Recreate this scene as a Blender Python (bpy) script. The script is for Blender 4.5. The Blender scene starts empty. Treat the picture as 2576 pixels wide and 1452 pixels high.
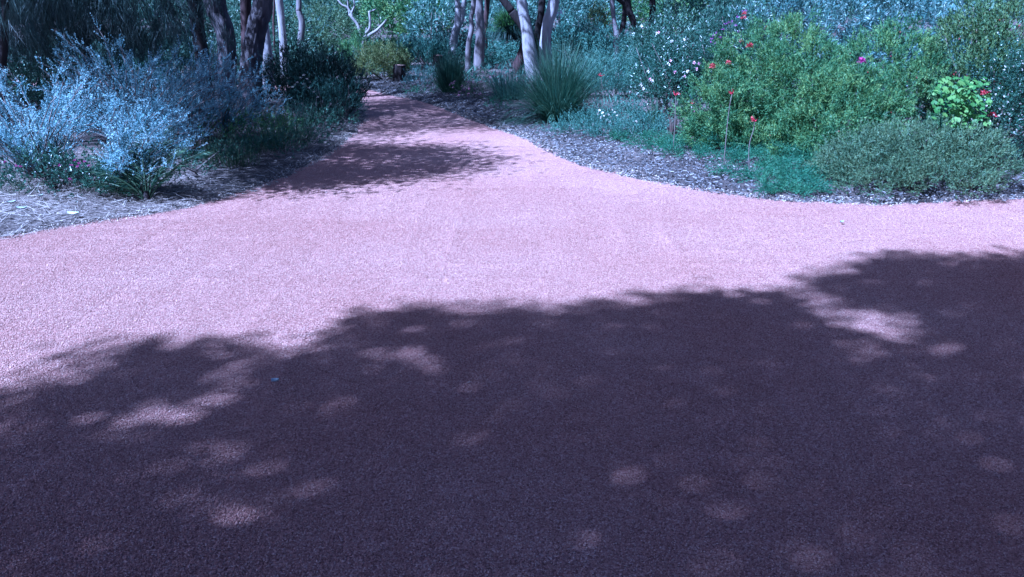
import bpy, math
import numpy as np
from mathutils import Vector

# ------------------------------------------------------------------ camera, sky, sun, exposure
sc = bpy.context.scene
COL = sc.collection
EYE = 1.6                     # camera height (m)
PITCH = math.radians(18.0)    # looking down
FPX = 2143.0                  # focal length in pixels of a 2576 px wide picture
cam = bpy.data.cameras.new('camera')
cam.sensor_width = 36.0
cam.lens = 36.0 * FPX / 2576.0
cam.clip_start, cam.clip_end = 0.05, 600.0
camo = bpy.data.objects.new('camera', cam)
COL.objects.link(camo)
camo.location = (0, 0, EYE)
camo.rotation_euler = (math.radians(90) - PITCH, 0, 0)
sc.camera = camo

SUN_EL = math.radians(52)
SUN_H = np.array([-0.80, -0.60])           # horizontal direction towards the sun
SUN = np.array([SUN_H[0] * math.cos(SUN_EL), SUN_H[1] * math.cos(SUN_EL), math.sin(SUN_EL)])
world = bpy.data.worlds.new('World'); sc.world = world; world.use_nodes = True
wn = world.node_tree.nodes; wn.clear()
wo = wn.new('ShaderNodeOutputWorld'); wb = wn.new('ShaderNodeBackground'); sky = wn.new('ShaderNodeTexSky')
sky.sky_type = 'NISHITA'; sky.sun_disc = False; sky.sun_elevation = SUN_EL; sky.air_density = 0.35; sky.dust_density = 2.2
sky.sun_rotation = math.atan2(SUN_H[0], SUN_H[1])
wb.inputs['Strength'].default_value = 0.05
world.node_tree.links.new(sky.outputs[0], wb.inputs[0]); world.node_tree.links.new(wb.outputs[0], wo.inputs[0])
sl = bpy.data.lights.new('sun', 'SUN'); sl.energy = 5.0; sl.angle = math.radians(0.53); sl.color = (1.0, 0.96, 0.90)
so = bpy.data.objects.new('sun', sl); COL.objects.link(so)
so.rotation_euler = Vector(SUN).to_track_quat('Z', 'Y').to_euler(); so.location = (-8, -6, 14)
vs = sc.view_settings
vs.view_transform = 'Standard'; vs.look = 'None'; vs.gamma = 1.0; vs.use_curve_mapping = False
vs.exposure = 1.45
vs.use_white_balance = True                # the phone's white balance is far too cool
vs.white_balance_temperature = 3950; vs.white_balance_tint = 22
sc.cycles.max_bounces = 6; sc.cycles.diffuse_bounces = 3; sc.cycles.glossy_bounces = 2
sc.cycles.transmission_bounces = 4; sc.cycles.transparent_max_bounces = 4
sc.cycles.use_denoising = True

rng = np.random.default_rng(11)
U = lambda a, b, n=None: rng.uniform(a, b, n)
CP, SP = math.cos(PITCH), math.sin(PITCH)

# ------------------------------------------------------------------ surveying helpers
def at(px, py, z=0.0):
    """ground position (x, y) of a spot seen at px, py of the 2576 px wide picture"""
    u = (px - 1288) / FPX; v = (726 - py) / FPX
    t = (z - EYE) / (-SP + v * CP)
    return np.array([u * t, (CP + v * SP) * t])
def wp(px, py, Y):
    """world point of a spot known to stand Y metres ahead"""
    u = (px - 1288) / FPX; v = (726 - py) / FPX
    t = Y / (CP + v * SP)
    return np.array([u * t, Y, EYE + t * (-SP + v * CP)])
def nrm(a):
    return a / np.maximum(np.linalg.norm(a, axis=-1, keepdims=True), 1e-9)
_NK = rng.normal(size=(10, 3)); _NP = rng.uniform(0, 6.28, 10)
def wob(p, s=1.0):
    """smooth pseudo noise in -1..1 for points (n, 3)"""
    p = np.asarray(p, float)
    if p.shape[-1] == 2: p = np.concatenate([p, np.zeros(p.shape[:-1] + (1,))], -1)
    return np.sin((p * s) @ _NK.T * 1.7 + _NP).mean(-1) * 2.2

# ------------------------------------------------------------------ mesh helpers
def new_obj(name, data, parent=None):
    o = bpy.data.objects.new(name, data); COL.objects.link(o)
    if parent is not None: o.parent = parent
    return o
def make_mesh(name, V, F, mat, rnd=None, smooth=False):
    V = np.ascontiguousarray(V, np.float32).reshape(-1, 3); F = np.ascontiguousarray(F, np.int32)
    k = F.shape[1]
    me = bpy.data.meshes.new(name)
    me.vertices.add(len(V)); me.vertices.foreach_set('co', V.ravel())
    me.loops.add(F.size); me.loops.foreach_set('vertex_index', F.ravel())
    me.polygons.add(len(F)); me.polygons.foreach_set('loop_start', np.arange(len(F), dtype=np.int32) * k)
    me.polygons.foreach_set('loop_total', np.full(len(F), k, np.int32))
    if smooth: me.polygons.foreach_set('use_smooth', np.ones(len(F), bool))
    if rnd is not None:
        a = me.attributes.new('rnd', 'FLOAT', 'POINT'); a.data.foreach_set('value', np.ascontiguousarray(rnd, np.float32))
    me.update(calc_edges=True)
    if mat: me.materials.append(mat)
    return me
class Geo:
    """collects quads / triangles with a random value per piece"""
    def __init__(s): s.V = []; s.F = []; s.R = []; s.n = 0; s.k = None
    def add(s, V, F, R):
        V = V.reshape(-1, 3); s.k = F.shape[1]
        s.V.append(V); s.F.append(F + s.n); s.R.append(R); s.n += len(V)
    def tris(s, P, D, L, W, R, flat=0.0, curl=0.0):
        """needle leaves: one triangle each"""
        n = len(P); L = np.broadcast_to(L, n)[:, None]; W = np.broadcast_to(W, n)[:, None]
        ref = nrm(rng.normal(size=(n, 3))) * (1 - flat) + np.array([0, 0, 1.0]) * flat
        S = nrm(np.cross(D, ref)) * W * 0.5
        V = np.stack([P - S, P + S, P + D * L], 1)
        s.add(V, np.arange(3 * n).reshape(n, 3), np.repeat(R, 3))
    def leaf(s, P, D, L, W, R, flat=0.0, belly=0.45):
        """blade leaves: a folded rhombus of two triangles"""
        n = len(P); L = np.broadcast_to(L, n)[:, None]; W = np.broadcast_to(W, n)[:, None]
        ref = nrm(rng.normal(size=(n, 3))) * (1 - flat) + np.array([0, 0, 1.0]) * flat
        S = nrm(np.cross(D, ref)); N = np.cross(S, D)
        M = P + D * L * belly + N * W * 0.18
        V = np.stack([P, M + S * W * 0.5, P + D * L, M - S * W * 0.5], 1)
        i = np.arange(n)[:, None] * 4
        F = np.concatenate([i + [0, 1, 2], i + [0, 2, 3]], 1).reshape(-1, 3)
        s.add(V, F, np.repeat(R, 4))
    def mesh(s, name, mat, smooth=False):
        return make_mesh(name, np.concatenate(s.V), np.concatenate(s.F), mat, np.concatenate(s.R), smooth)
    def obj(s, name, mat, parent=None, smooth=False):
        return new_obj(name, s.mesh(name, mat, smooth), parent)
def tube(pts, rad, seg=8, cap=True, ridge=0.0, nridge=9, knots=0.0, sub=1):
    """tapering tube along a smoothed line; ridge = furrowed bark"""
    pts = np.array(pts, float); rad = np.array(rad, float)
    if sub > 1:
        m = len(pts); t = np.linspace(0, m - 1, (m - 1) * sub + 1); i = np.clip(t.astype(int), 0, m - 2); f = (t - i)[:, None]
        p0 = pts[np.maximum(i - 1, 0)]; p1 = pts[i]; p2 = pts[i + 1]; p3 = pts[np.minimum(i + 2, m - 1)]
        pts = 0.5 * (2 * p1 + (p2 - p0) * f + (2 * p0 - 5 * p1 + 4 * p2 - p3) * f ** 2 + (3 * p1 - p0 - 3 * p2 + p3) * f ** 3)
        rad = np.interp(t, np.arange(m), rad)
    n = len(pts); T = nrm(np.gradient(pts, axis=0))
    ref = np.array([1.0, 0.13, 0.0]) if abs(T[0, 0]) < 0.8 else np.array([0, 1.0, 0])
    A = nrm(np.cross(T, ref)); B = np.cross(T, A)
    th = np.arange(seg) / seg * 2 * math.pi
    r = rad[:, None] * np.ones(seg)[None]
    circ = np.stack([np.cos(th), np.sin(th)], -1)
    q = pts[:, None, :] + (A[:, None] * circ[None, :, :1] + B[:, None] * circ[None, :, 1:]) * r[..., None]
    if knots: r = r * (1 + knots * wob(q, 3.5))
    if ridge:
        z = np.cumsum(np.r_[0, np.linalg.norm(np.diff(pts, axis=0), axis=1)])
        ph = th[None] * nridge * .5 + 1.5 * wob(q, 2.2) + .5 * wob(q, 7)
        r = r * (1 + ridge * (np.abs(np.sin(ph)) ** .6 - 0.7) * (1 + .6 * wob(q * [1, 1, .35], 16)) + ridge * 0.35 * wob(q, 22))
    V = pts[:, None, :] + (A[:, None] * circ[None, :, :1] + B[:, None] * circ[None, :, 1:]) * r[..., None]
    i = np.arange(n - 1)[:, None] * seg; j = np.arange(seg)[None]; j2 = (j + 1) % seg
    F = np.stack([i + j, i + j2, i + seg + j2, i + seg + j], -1).reshape(-1, 4)
    V = V.reshape(-1, 3)
    if cap:
        V = np.concatenate([V, pts[-1:]]); c = len(V) - 1; b = (n - 1) * seg
        F = np.concatenate([F, np.stack([b + j[0], b + j2[0], np.full(seg, c), np.full(seg, c)], -1)])
        F = F.astype(int)
    return V, F
def quads_to_tris(F):
    a = F[:, [0, 1, 2]]; b = F[:, [0, 2, 3]]
    b = b[F[:, 2] != F[:, 3]]
    return np.concatenate([a, b])
class Tubes:
    def __init__(s): s.V = []; s.F = []; s.n = 0
    def add(s, *a, **k):
        V, F = tube(*a, **k); s.V.append(V); s.F.append(quads_to_tris(F) + s.n); s.n += len(V)
    def obj(s, name, mat, parent=None):
        V = np.concatenate(s.V)
        return new_obj(name, make_mesh(name, V, np.concatenate(s.F), mat, np.zeros(len(V)), True), parent)
def thing(name, label, cat, loc, group=None):
    o = bpy.data.objects.new(name, None); COL.objects.link(o)
    o.empty_display_size = 0.2; o.location = loc
    o['label'] = label; o['category'] = cat
    if group: o['group'] = group
    return o
def tag(o, label, cat, group=None):
    o['label'] = label; o['category'] = cat
    if group: o['group'] = group
    return o

# ------------------------------------------------------------------ materials
def nodes(name):
    m = bpy.data.materials.new(name); m.use_nodes = True
    nt = m.node_tree; return m, nt, nt.nodes, nt.links, nt.nodes['Principled BSDF']
def leaf_mat(name, stops, rough=0.55, spec=0.3, trans=0.25):
    m, nt, N, L, bs = nodes(name)
    at_ = N.new('ShaderNodeAttribute'); at_.attribute_name = 'rnd'
    r = N.new('ShaderNodeValToRGB'); el = r.color_ramp.elements
    for i, c in enumerate(stops):
        e = el[i] if i < 2 else el.new(1.0)
        e.position = i / (len(stops) - 1); e.color = (*c, 1)
    L.new(at_.outputs['Fac'], r.inputs[0]); L.new(r.outputs[0], bs.inputs['Base Color'])
    bs.inputs['Roughness'].default_value = rough; bs.inputs['Specular IOR Level'].default_value = spec
    if trans:
        tr = N.new('ShaderNodeBsdfTranslucent'); mx = N.new('ShaderNodeMixShader'); mx.inputs[0].default_value = trans
        L.new(r.outputs[0], tr.inputs[0]); L.new(bs.outputs[0], mx.inputs[1]); L.new(tr.outputs[0], mx.inputs[2])
        L.new(mx.outputs[0], N['Material Output'].inputs[0])
    return m
def noise_mat(name, c1, c2, scale=4.0, rough=0.9, bump=0.0, bscale=30.0, stretch=None, c3=None):
    m, nt, N, L, bs = nodes(name)
    tc = N.new('ShaderNodeTexCoord'); mp = N.new('ShaderNodeMapping')
    if stretch: mp.inputs['Scale'].default_value = stretch
    L.new(tc.outputs['Object'], mp.inputs[0])
    n = N.new('ShaderNodeTexNoise'); n.inputs['Scale'].default_value = scale; n.inputs['Detail'].default_value = 6
    L.new(mp.outputs[0], n.inputs[0])
    r = N.new('ShaderNodeValToRGB'); r.color_ramp.elements[0].position = 0.3; r.color_ramp.elements[1].position = 0.7
    r.color_ramp.elements[0].color = (*c1, 1); r.color_ramp.elements[1].color = (*c2, 1)
    if c3: e = r.color_ramp.elements.new(0.85); e.color = (*c3, 1)
    L.new(n.outputs[0], r.inputs[0]); L.new(r.outputs[0], bs.inputs['Base Color'])
    bs.inputs['Roughness'].default_value = rough; bs.inputs['Specular IOR Level'].default_value = 0.2
    if bump:
        b = N.new('ShaderNodeTexNoise'); b.inputs['Scale'].default_value = bscale; b.inputs['Detail'].default_value = 5
        L.new(mp.outputs[0], b.inputs[0])
        bp = N.new('ShaderNodeBump'); bp.inputs['Strength'].default_value = bump; bp.inputs['Distance'].default_value = 0.02
        L.new(b.outputs[0], bp.inputs['Height']); L.new(bp.outputs[0], bs.inputs['Normal'])
    return m
M = {}
M['grevillea'] = leaf_mat('grevillea_leaf', [(.03, .09, .05), (.10, .215, .08), (.27, .37, .095)])
M['budding'] = leaf_mat('budding_leaf', [(.04, .09, .045), (.09, .16, .06), (.19, .25, .085)])
M['olive'] = leaf_mat('olive_leaf', [(.05, .10, .06), (.10, .165, .08), (.175, .23, .10)])
M['conifer'] = leaf_mat('soft_conifer_leaf', [(.032, .11, .066), (.066, .18, .095), (.12, .265, .12)])
M['silver'] = leaf_mat('silver_leaf', [(.08, .17, .19), (.25, .40, .42), (.54, .69, .67)], trans=.12)
M['silverblue'] = leaf_mat('silver_blue_leaf', [(.03, .075, .07), (.105, .20, .18), (.38, .49, .43)], trans=.15, spec=.5, rough=.4)
M['dark'] = leaf_mat('dark_needle', [(.012, .03, .026), (.02, .046, .036), (.035, .065, .046)], trans=.1)
M['sheoak'] = leaf_mat('sheoak_needle', [(.016, .032, .03), (.034, .058, .05), (.06, .09, .07)], trans=.1)
M['gum'] = leaf_mat('gum_leaf', [(.035, .08, .055), (.075, .145, .095), (.16, .25, .16)], spec=.5, rough=.4)
M['gumpale'] = leaf_mat('pale_gum_leaf', [(.05, .115, .09), (.105, .205, .16), (.25, .37, .29)], spec=.5, rough=.4)
M['yellow'] = leaf_mat('yellow_green_leaf', [(.05, .10, .05), (.13, .17, .055), (.25, .25, .08)])
M['lime'] = leaf_mat('lime_leaf', [(.06, .16, .035), (.11, .235, .05), (.19, .32, .075)], trans=.35)
M['tussock'] = leaf_mat('tussock_blade', [(.028, .075, .052), (.06, .13, .08), (.11, .19, .105)], spec=.4)
M['teal'] = leaf_mat('teal_leaf', [(.038, .10, .082), (.078, .17, .125), (.14, .25, .165)])
M['glossy'] = leaf_mat('glossy_leaf', [(.025, .065, .048), (.05, .11, .072), (.10, .185, .11)], spec=.7, rough=.3)
M['grass'] = leaf_mat('grass_blade', [(.03, .07, .04), (.06, .11, .055), (.13, .17, .08)])
M['straw'] = leaf_mat('straw', [(.16, .13, .11), (.28, .24, .20), (.45, .41, .36)], trans=.05)
M['reed'] = leaf_mat('dead_reed', [(.07, .05, .045), (.14, .10, .085), (.22, .17, .14)], trans=.05)
M['chip'] = leaf_mat('wood_chip', [(.022, .019, .02), (.07, .065, .066), (.15, .145, .145), (.36, .345, .33)], trans=0)
M['grit'] = leaf_mat('pale_grit', [(.20, .15, .12), (.38, .32, .26), (.55, .50, .42)], trans=0)
M['deadleaf'] = leaf_mat('fallen_leaf', [(.20, .24, .25), (.36, .42, .44), (.60, .62, .60)], trans=.05)
M['pebble'] = leaf_mat('path_pebble', [(.167, .079, .069), (.353, .195, .160), (.427, .25, .20), (.59, .425, .355)], rough=.75, trans=0)
M['red'] = leaf_mat('red_flower', [(.34, .015, .04), (.50, .04, .07), (.60, .16, .14)], trans=.2)
M['magenta'] = leaf_mat('magenta_flower', [(.26, .01, .16), (.40, .03, .26), (.55, .12, .36)], trans=.2)
M['pink'] = leaf_mat('pink_flower', [(.45, .16, .30), (.60, .30, .42), (.72, .5, .55)], trans=.2)
M['purple'] = leaf_mat('purple_flower', [(.22, .04, .26), (.34, .08, .38), (.5, .2, .5)], trans=.2)
M['white'] = leaf_mat('white_flower', [(.62, .58, .45), (.75, .72, .62), (.82, .8, .75)], trans=.2)
M['stem'] = noise_mat('woody_stem', (.10, .085, .075), (.22, .19, .17), 12)
M['palestem'] = noise_mat('pale_stem', (.26, .24, .24), (.42, .39, .38), 12)
M['rough_bark'] = noise_mat('rough_bark', (.05, .043, .046), (.165, .145, .145), 9, bump=.6, bscale=26, stretch=(1, 1, .22))
M['dark_bark'] = noise_mat('dark_bark', (.012, .010, .010), (.035, .028, .027), 9, bump=.5, bscale=26, stretch=(1, 1, .25))
M['red_bark'] = noise_mat('reddish_bark', (.035, .022, .022), (.085, .052, .05), 9, bump=.5, bscale=26, stretch=(1, 1, .25))
M['pale_bark'] = noise_mat('pale_bark', (.19, .175, .172), (.40, .375, .365), 6, bump=.4, bscale=30, stretch=(1, 1, .3), c3=(.46, .43, .415))
M['grey_bark'] = noise_mat('grey_bark', (.11, .095, .095), (.25, .22, .22), 7, bump=.5, bscale=30, stretch=(1, 1, .3))
M['cut_wood'] = noise_mat('cut_wood', (.33, .20, .15), (.50, .34, .26), 14)
M['frond'] = leaf_mat('cycad_leaflet', [(.016, .045, .03), (.035, .075, .045), (.08, .125, .06)], spec=.35, rough=.45)

def ground_material():
    m, nt, N, L, bs = nodes('leaf_litter_ground')
    tc = N.new('ShaderNodeTexCoord')
    a = N.new('ShaderNodeTexNoise'); a.inputs['Scale'].default_value = 0.9; a.inputs['Detail'].default_value = 8
    b = N.new('ShaderNodeTexVoronoi'); b.inputs['Scale'].default_value = 42
    L.new(tc.outputs['Object'], a.inputs[0]); L.new(tc.outputs['Object'], b.inputs[0])
    r = N.new('ShaderNodeValToRGB'); e = r.color_ramp.elements
    e[0].position = .35; e[0].color = (.045, .036, .032, 1); e[1].position = .7; e[1].color = (.13, .105, .09, 1)
    L.new(a.outputs[0], r.inputs[0])
    hs = N.new('ShaderNodeHueSaturation'); L.new(r.outputs[0], hs.inputs['Color'])
    sep = N.new('ShaderNodeSeparateColor'); L.new(b.outputs['Color'], sep.inputs[0])
    mr = N.new('ShaderNodeMapRange'); mr.inputs[3].default_value = .5; mr.inputs[4].default_value = 1.7
    L.new(sep.outputs[0], mr.inputs[0]); L.new(mr.outputs[0], hs.inputs['Value'])
    L.new(hs.outputs[0], bs.inputs['Base Color']); bs.inputs['Roughness'].default_value = .95
    bp = N.new('ShaderNodeBump'); bp.inputs['Strength'].default_value = .8; bp.inputs['Distance'].default_value = .02
    L.new(b.outputs['Distance'], bp.inputs['Height']); L.new(bp.outputs[0], bs.inputs['Normal'])
    return m
def path_material():
    m, nt, N, L, bs = nodes('red_gravel')
    tc = N.new('ShaderNodeTexCoord')
    v = N.new('ShaderNodeTexVoronoi'); v.inputs['Scale'].default_value = 125; L.new(tc.outputs['Object'], v.inputs[0])
    sep = N.new('ShaderNodeSeparateColor'); L.new(v.outputs['Color'], sep.inputs[0])
    r = N.new('ShaderNodeValToRGB'); e = r.color_ramp.elements
    e[0].position = 0; e[0].color = (.197, .091, .081, 1); e[1].position = .35; e[1].color = (.348, .195, .160, 1)
    x = e.new(.8); x.color = (.417, .245, .20, 1); x = e.new(1); x.color = (.55, .395, .33, 1)
    L.new(sep.outputs[0], r.inputs[0])
    big = N.new('ShaderNodeTexNoise'); big.inputs['Scale'].default_value = .7; big.inputs['Detail'].default_value = 5
    L.new(tc.outputs['Object'], big.inputs[0])
    mx = N.new('ShaderNodeMix'); mx.data_type = 'RGBA'; mx.blend_type = 'MULTIPLY'; mx.inputs[0].default_value = 1
    rb = N.new('ShaderNodeValToRGB'); rb.color_ramp.elements[0].position = .3; rb.color_ramp.elements[1].position = .7
    rb.color_ramp.elements[0].color = (.91, .83, .82, 1); rb.color_ramp.elements[1].color = (1.04, 1.06, 1.08, 1)
    L.new(big.outputs[0], rb.inputs[0]); L.new(r.outputs[0], mx.inputs[6]); L.new(rb.outputs[0], mx.inputs[7])
    L.new(mx.outputs[2], bs.inputs['Base Color']); bs.inputs['Roughness'].default_value = .8
    bs.inputs['Specular IOR Level'].default_value = .3
    bp = N.new('ShaderNodeBump'); bp.inputs['Strength'].default_value = 1; bp.inputs['Distance'].default_value = .006
    bp.invert = True
    L.new(v.outputs['Distance'], bp.inputs['Height']); L.new(bp.outputs[0], bs.inputs['Normal'])
    return m
def tone_drift(m):
    N, L = m.node_tree.nodes, m.node_tree.links; bs = N['Principled BSDF']; src = bs.inputs['Base Color'].links[0].from_socket
    ge = N.new('ShaderNodeNewGeometry'); big = N.new('ShaderNodeTexNoise'); big.inputs['Scale'].default_value = .7; big.inputs['Detail'].default_value = 5; L.new(ge.outputs['Position'], big.inputs[0])
    rb = N.new('ShaderNodeValToRGB'); rb.color_ramp.elements[0].position = .3; rb.color_ramp.elements[1].position = .7; rb.color_ramp.elements[0].color = (.91, .83, .82, 1); rb.color_ramp.elements[1].color = (1.04, 1.06, 1.08, 1)
    mx = N.new('ShaderNodeMix'); mx.data_type = 'RGBA'; mx.blend_type = 'MULTIPLY'; mx.inputs[0].default_value = 1
    L.new(big.outputs[0], rb.inputs[0]); L.new(src, mx.inputs[6]); L.new(rb.outputs[0], mx.inputs[7]); L.new(mx.outputs[2], bs.inputs['Base Color'])
tone_drift(M['pebble'])
M['ground'] = ground_material(); M['path'] = path_material()

# ------------------------------------------------------------------ ground and path
LEFT = [(-14, 4.4), (-9, 4.9), (-5.6, 5.5)] + [tuple(at(*p)) for p in [(0, 604), (120, 580), (240, 560), (430, 530), (600, 490), (680, 462), (750, 428),
        (830, 388), (880, 345), (915, 305), (922, 285), (908, 258), (900, 234)]] + [(-4.6, 18.3), (-7, 18.5), (-14, 19.5)]
RIGHT = [(-14, 21.6), (-7, 20.6), (-4.6, 19.7)] + [tuple(at(*p)) for p in [(905, 221), (945, 228), (985, 240), (1045, 250), (1100, 266), (1160, 290), (1230, 316), (1330, 348),
        (1390, 386), (1480, 421), (1600, 447), (1720, 472), (1850, 494), (1990, 507), (2100, 510), (2250, 513), (2400, 506), (2576, 500)]] + [(7, 7.7), (14, 8.2)]
PATH = np.array(LEFT + RIGHT + [(14, -9), (-14, -9)], float)
def smooth_poly(P, it=2):
    for _ in range(it):
        Q = np.roll(P, -1, 0); P = np.stack([P * .75 + Q * .25, P * .25 + Q * .75], 1).reshape(-1, 2)
    return P
PATH = smooth_poly(PATH, 1)
def sd(p):
    """distance to the path's edge, negative on the path"""
    p = np.atleast_2d(np.asarray(p, float)); A = PATH; B = np.roll(PATH, -1, 0)
    out = np.full(len(p), 1e9); ins = np.zeros(len(p), bool)
    for a, b in zip(A, B):
        d = b - a; t = np.clip(((p - a) @ d) / max(d @ d, 1e-9), 0, 1)
        out = np.minimum(out, np.linalg.norm(p - a - t[:, None] * d, axis=1))
        c = (a[1] > p[:, 1]) != (b[1] > p[:, 1])
        with np.errstate(divide='ignore', invalid='ignore'):
            x = (b[0] - a[0]) * (p[:, 1] - a[1]) / (b[1] - a[1]) + a[0]
        ins ^= c & (p[:, 0] < x)
    return np.where(ins, -out, out)
def gz(p):
    p = np.atleast_2d(np.asarray(p, float)); s = sd(p) + 0.05 * wob(p, 5.0)
    t = np.clip((s + .2) / .4, 0, 1); t = t * t * (3 - 2 * t)
    u = np.clip(s / 2.5, 0, 1)
    return -.03 + .06 * t + .10 * u * u * (3 - 2 * u) + .018 * wob(p, 2.2) * np.clip(s, 0, 1)
def g1(x, y): return float(gz([(x, y)])[0])
def grid(xs, ys):
    X, Y = np.meshgrid(xs, ys); P = np.stack([X.ravel(), Y.ravel()], -1)
    nx, ny = len(xs), len(ys); i = np.arange(ny - 1)[:, None] * nx + np.arange(nx - 1)[None]
    F = np.stack([i, i + 1, i + nx + 1, i + nx], -1).reshape(-1, 4)
    return P, F
xs = np.r_[np.linspace(-160, -16, 14)[:-1], np.linspace(-16, -7, 16)[:-1], np.arange(-7, 7.01, .12), np.linspace(7, 16, 16)[1:], np.linspace(16, 160, 14)[1:]]
ys = np.r_[np.linspace(-60, -10, 8)[:-1], np.linspace(-10, 5, 24)[:-1], np.arange(5, 21.01, .12), np.linspace(21, 40, 24)[1:], np.linspace(40, 220, 14)[1:]]
P, F = grid(xs, ys)
go = new_obj('ground', make_mesh('ground', np.c_[P, gz(P)], F, M['ground'], smooth=True)); go['kind'] = 'structure'
# gravel path: a sheet a little wider than its outline, its border buried under the beds
xs = np.arange(-14, 14.01, .28); ys = np.arange(-9, 22.01, .28)
P, F = grid(xs, ys)
keep = (sd(P) < .3)[F].all(1)
F = F[keep]; used = np.unique(F); mp = np.full(len(P), -1); mp[used] = np.arange(len(used)); P = P[used]; F = mp[F]
po = new_obj('gravel_path', make_mesh('gravel_path', np.c_[P, np.zeros(len(P)) + .004 * wob(P, 1.3)], F, M['path'], smooth=True)); po['kind'] = 'structure'

def pebbles(n, area, r0, r1, seedz):
    """angular crushed stones, eight faces each"""
    base = np.array([[1, 0, 0], [0, 1, 0], [-1, 0, 0], [0, -1, 0], [0, 0, 1], [0, 0, -1]], float)
    fc = np.array([[0, 1, 4], [1, 2, 4], [2, 3, 4], [3, 0, 4], [1, 0, 5], [2, 1, 5], [3, 2, 5], [0, 3, 5]])
    r = U(r0, r1, n); sh = np.stack([r * U(.8, 1.25, n), r * U(.8, 1.25, n), r * U(.55, .9, n)], -1)
    V = base[None] * (1 + U(-.28, .28, (n, 6, 1))) * sh[:, None]
    a = U(0, 6.28, n); c, s_ = np.cos(a)[:, None], np.sin(a)[:, None]
    tx = U(-.5, .5, n)[:, None]
    V = np.stack([V[..., 0] * c - V[..., 1] * s_, V[..., 0] * s_ + V[..., 1] * c, V[..., 2] + V[..., 0] * tx], -1)
    C = np.stack([*area(n), seedz(n)], -1)
    V = V + C[:, None]
    F = (np.arange(n)[:, None, None] * 6 + fc[None]).reshape(-1, 3)
    return V.reshape(-1, 3), F, np.repeat(U(0, 1, n), 6)
# loose gravel lying on the near path: small tiles of crushed stone laid side by side by geometry nodes
TS = .32
tiles = bpy.data.collections.new('gravel_tiles')
for k in range(10):
    V, F, R = pebbles([3500, 3500, 3500, 3500, 2800, 2200, 1600, 1050, 600, 250][k], lambda n: (U(-TS / 2, TS / 2, n), U(-TS / 2, TS / 2, n)), .0018, .0039, lambda n: U(.0005, .0045, n))
    o = bpy.data.objects.new('gravel_tile_%d' % k, make_mesh('gravel_tile', V, F, M['pebble'], R)); tiles.objects.link(o)
gx, gy = np.meshgrid(np.arange(-8.6, 8.8, TS), np.arange(.5, 10.2, TS)); gp = np.stack([gx.ravel(), gy.ravel()], -1)
gp = gp[(sd(gp) < .15) & (np.abs(gp[:, 0]) < gp[:, 1] * .66 + 2.6)]
fade = np.clip((gp[:, 1] - 5.4 + .18 * rng.normal(size=len(gp))) / 4.0, 0, .999)
pick = np.where(fade <= 0, rng.integers(0, 4, len(gp)), 4 + (fade * 6).astype(int)); gp = gp[(gp[:, 1] < 9.6)]; pick = pick[:len(gp)]
me = make_mesh('gravel', np.c_[gp, .004 * wob(gp, 1.3)], np.zeros((0, 3), int), None)
pa = me.attributes.new('pick', 'INT', 'POINT'); pa.data.foreach_set('value', pick.astype(np.int32))
gr = new_obj('gravel', me); gr['kind'] = 'stuff'; gr['label'] = 'loose crushed red gravel covering the near path'; gr['category'] = 'gravel'
ng = bpy.data.node_groups.new('scatter_tiles', 'GeometryNodeTree')
ng.interface.new_socket('Geometry', in_out='INPUT', socket_type='NodeSocketGeometry'); ng.interface.new_socket('Geometry', in_out='OUTPUT', socket_type='NodeSocketGeometry')
gi = ng.nodes.new('NodeGroupInput'); gout = ng.nodes.new('NodeGroupOutput'); m2p = ng.nodes.new('GeometryNodeMeshToPoints')
iop = ng.nodes.new('GeometryNodeInstanceOnPoints'); ci = ng.nodes.new('GeometryNodeCollectionInfo')
ci.inputs['Collection'].default_value = tiles; ci.inputs['Separate Children'].default_value = True; ci.inputs['Reset Children'].default_value = True
rv = ng.nodes.new('FunctionNodeRandomValue'); rv.data_type = 'INT'; rv.inputs[4].default_value = 0; rv.inputs[5].default_value = 3
mu = ng.nodes.new('ShaderNodeMath'); mu.operation = 'MULTIPLY'; mu.inputs[1].default_value = math.pi / 2
cx = ng.nodes.new('ShaderNodeCombineXYZ')
lk = ng.links.new
lk(gi.outputs[0], m2p.inputs[0]); lk(m2p.outputs[0], iop.inputs['Points']); lk(ci.outputs[0], iop.inputs['Instance'])
iop.inputs['Pick Instance'].default_value = True
na = ng.nodes.new('GeometryNodeInputNamedAttribute'); na.data_type = 'INT'; na.inputs['Name'].default_value = 'pick'; lk(na.outputs[0], iop.inputs['Instance Index'])
lk(rv.outputs[2], mu.inputs[0]); lk(mu.outputs[0], cx.inputs[2]); lk(cx.outputs[0], iop.inputs['Rotation'])
lk(iop.outputs[0], gout.inputs[0])
gm = gr.modifiers.new('scatter', 'NODES'); gm.node_group = ng

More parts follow.
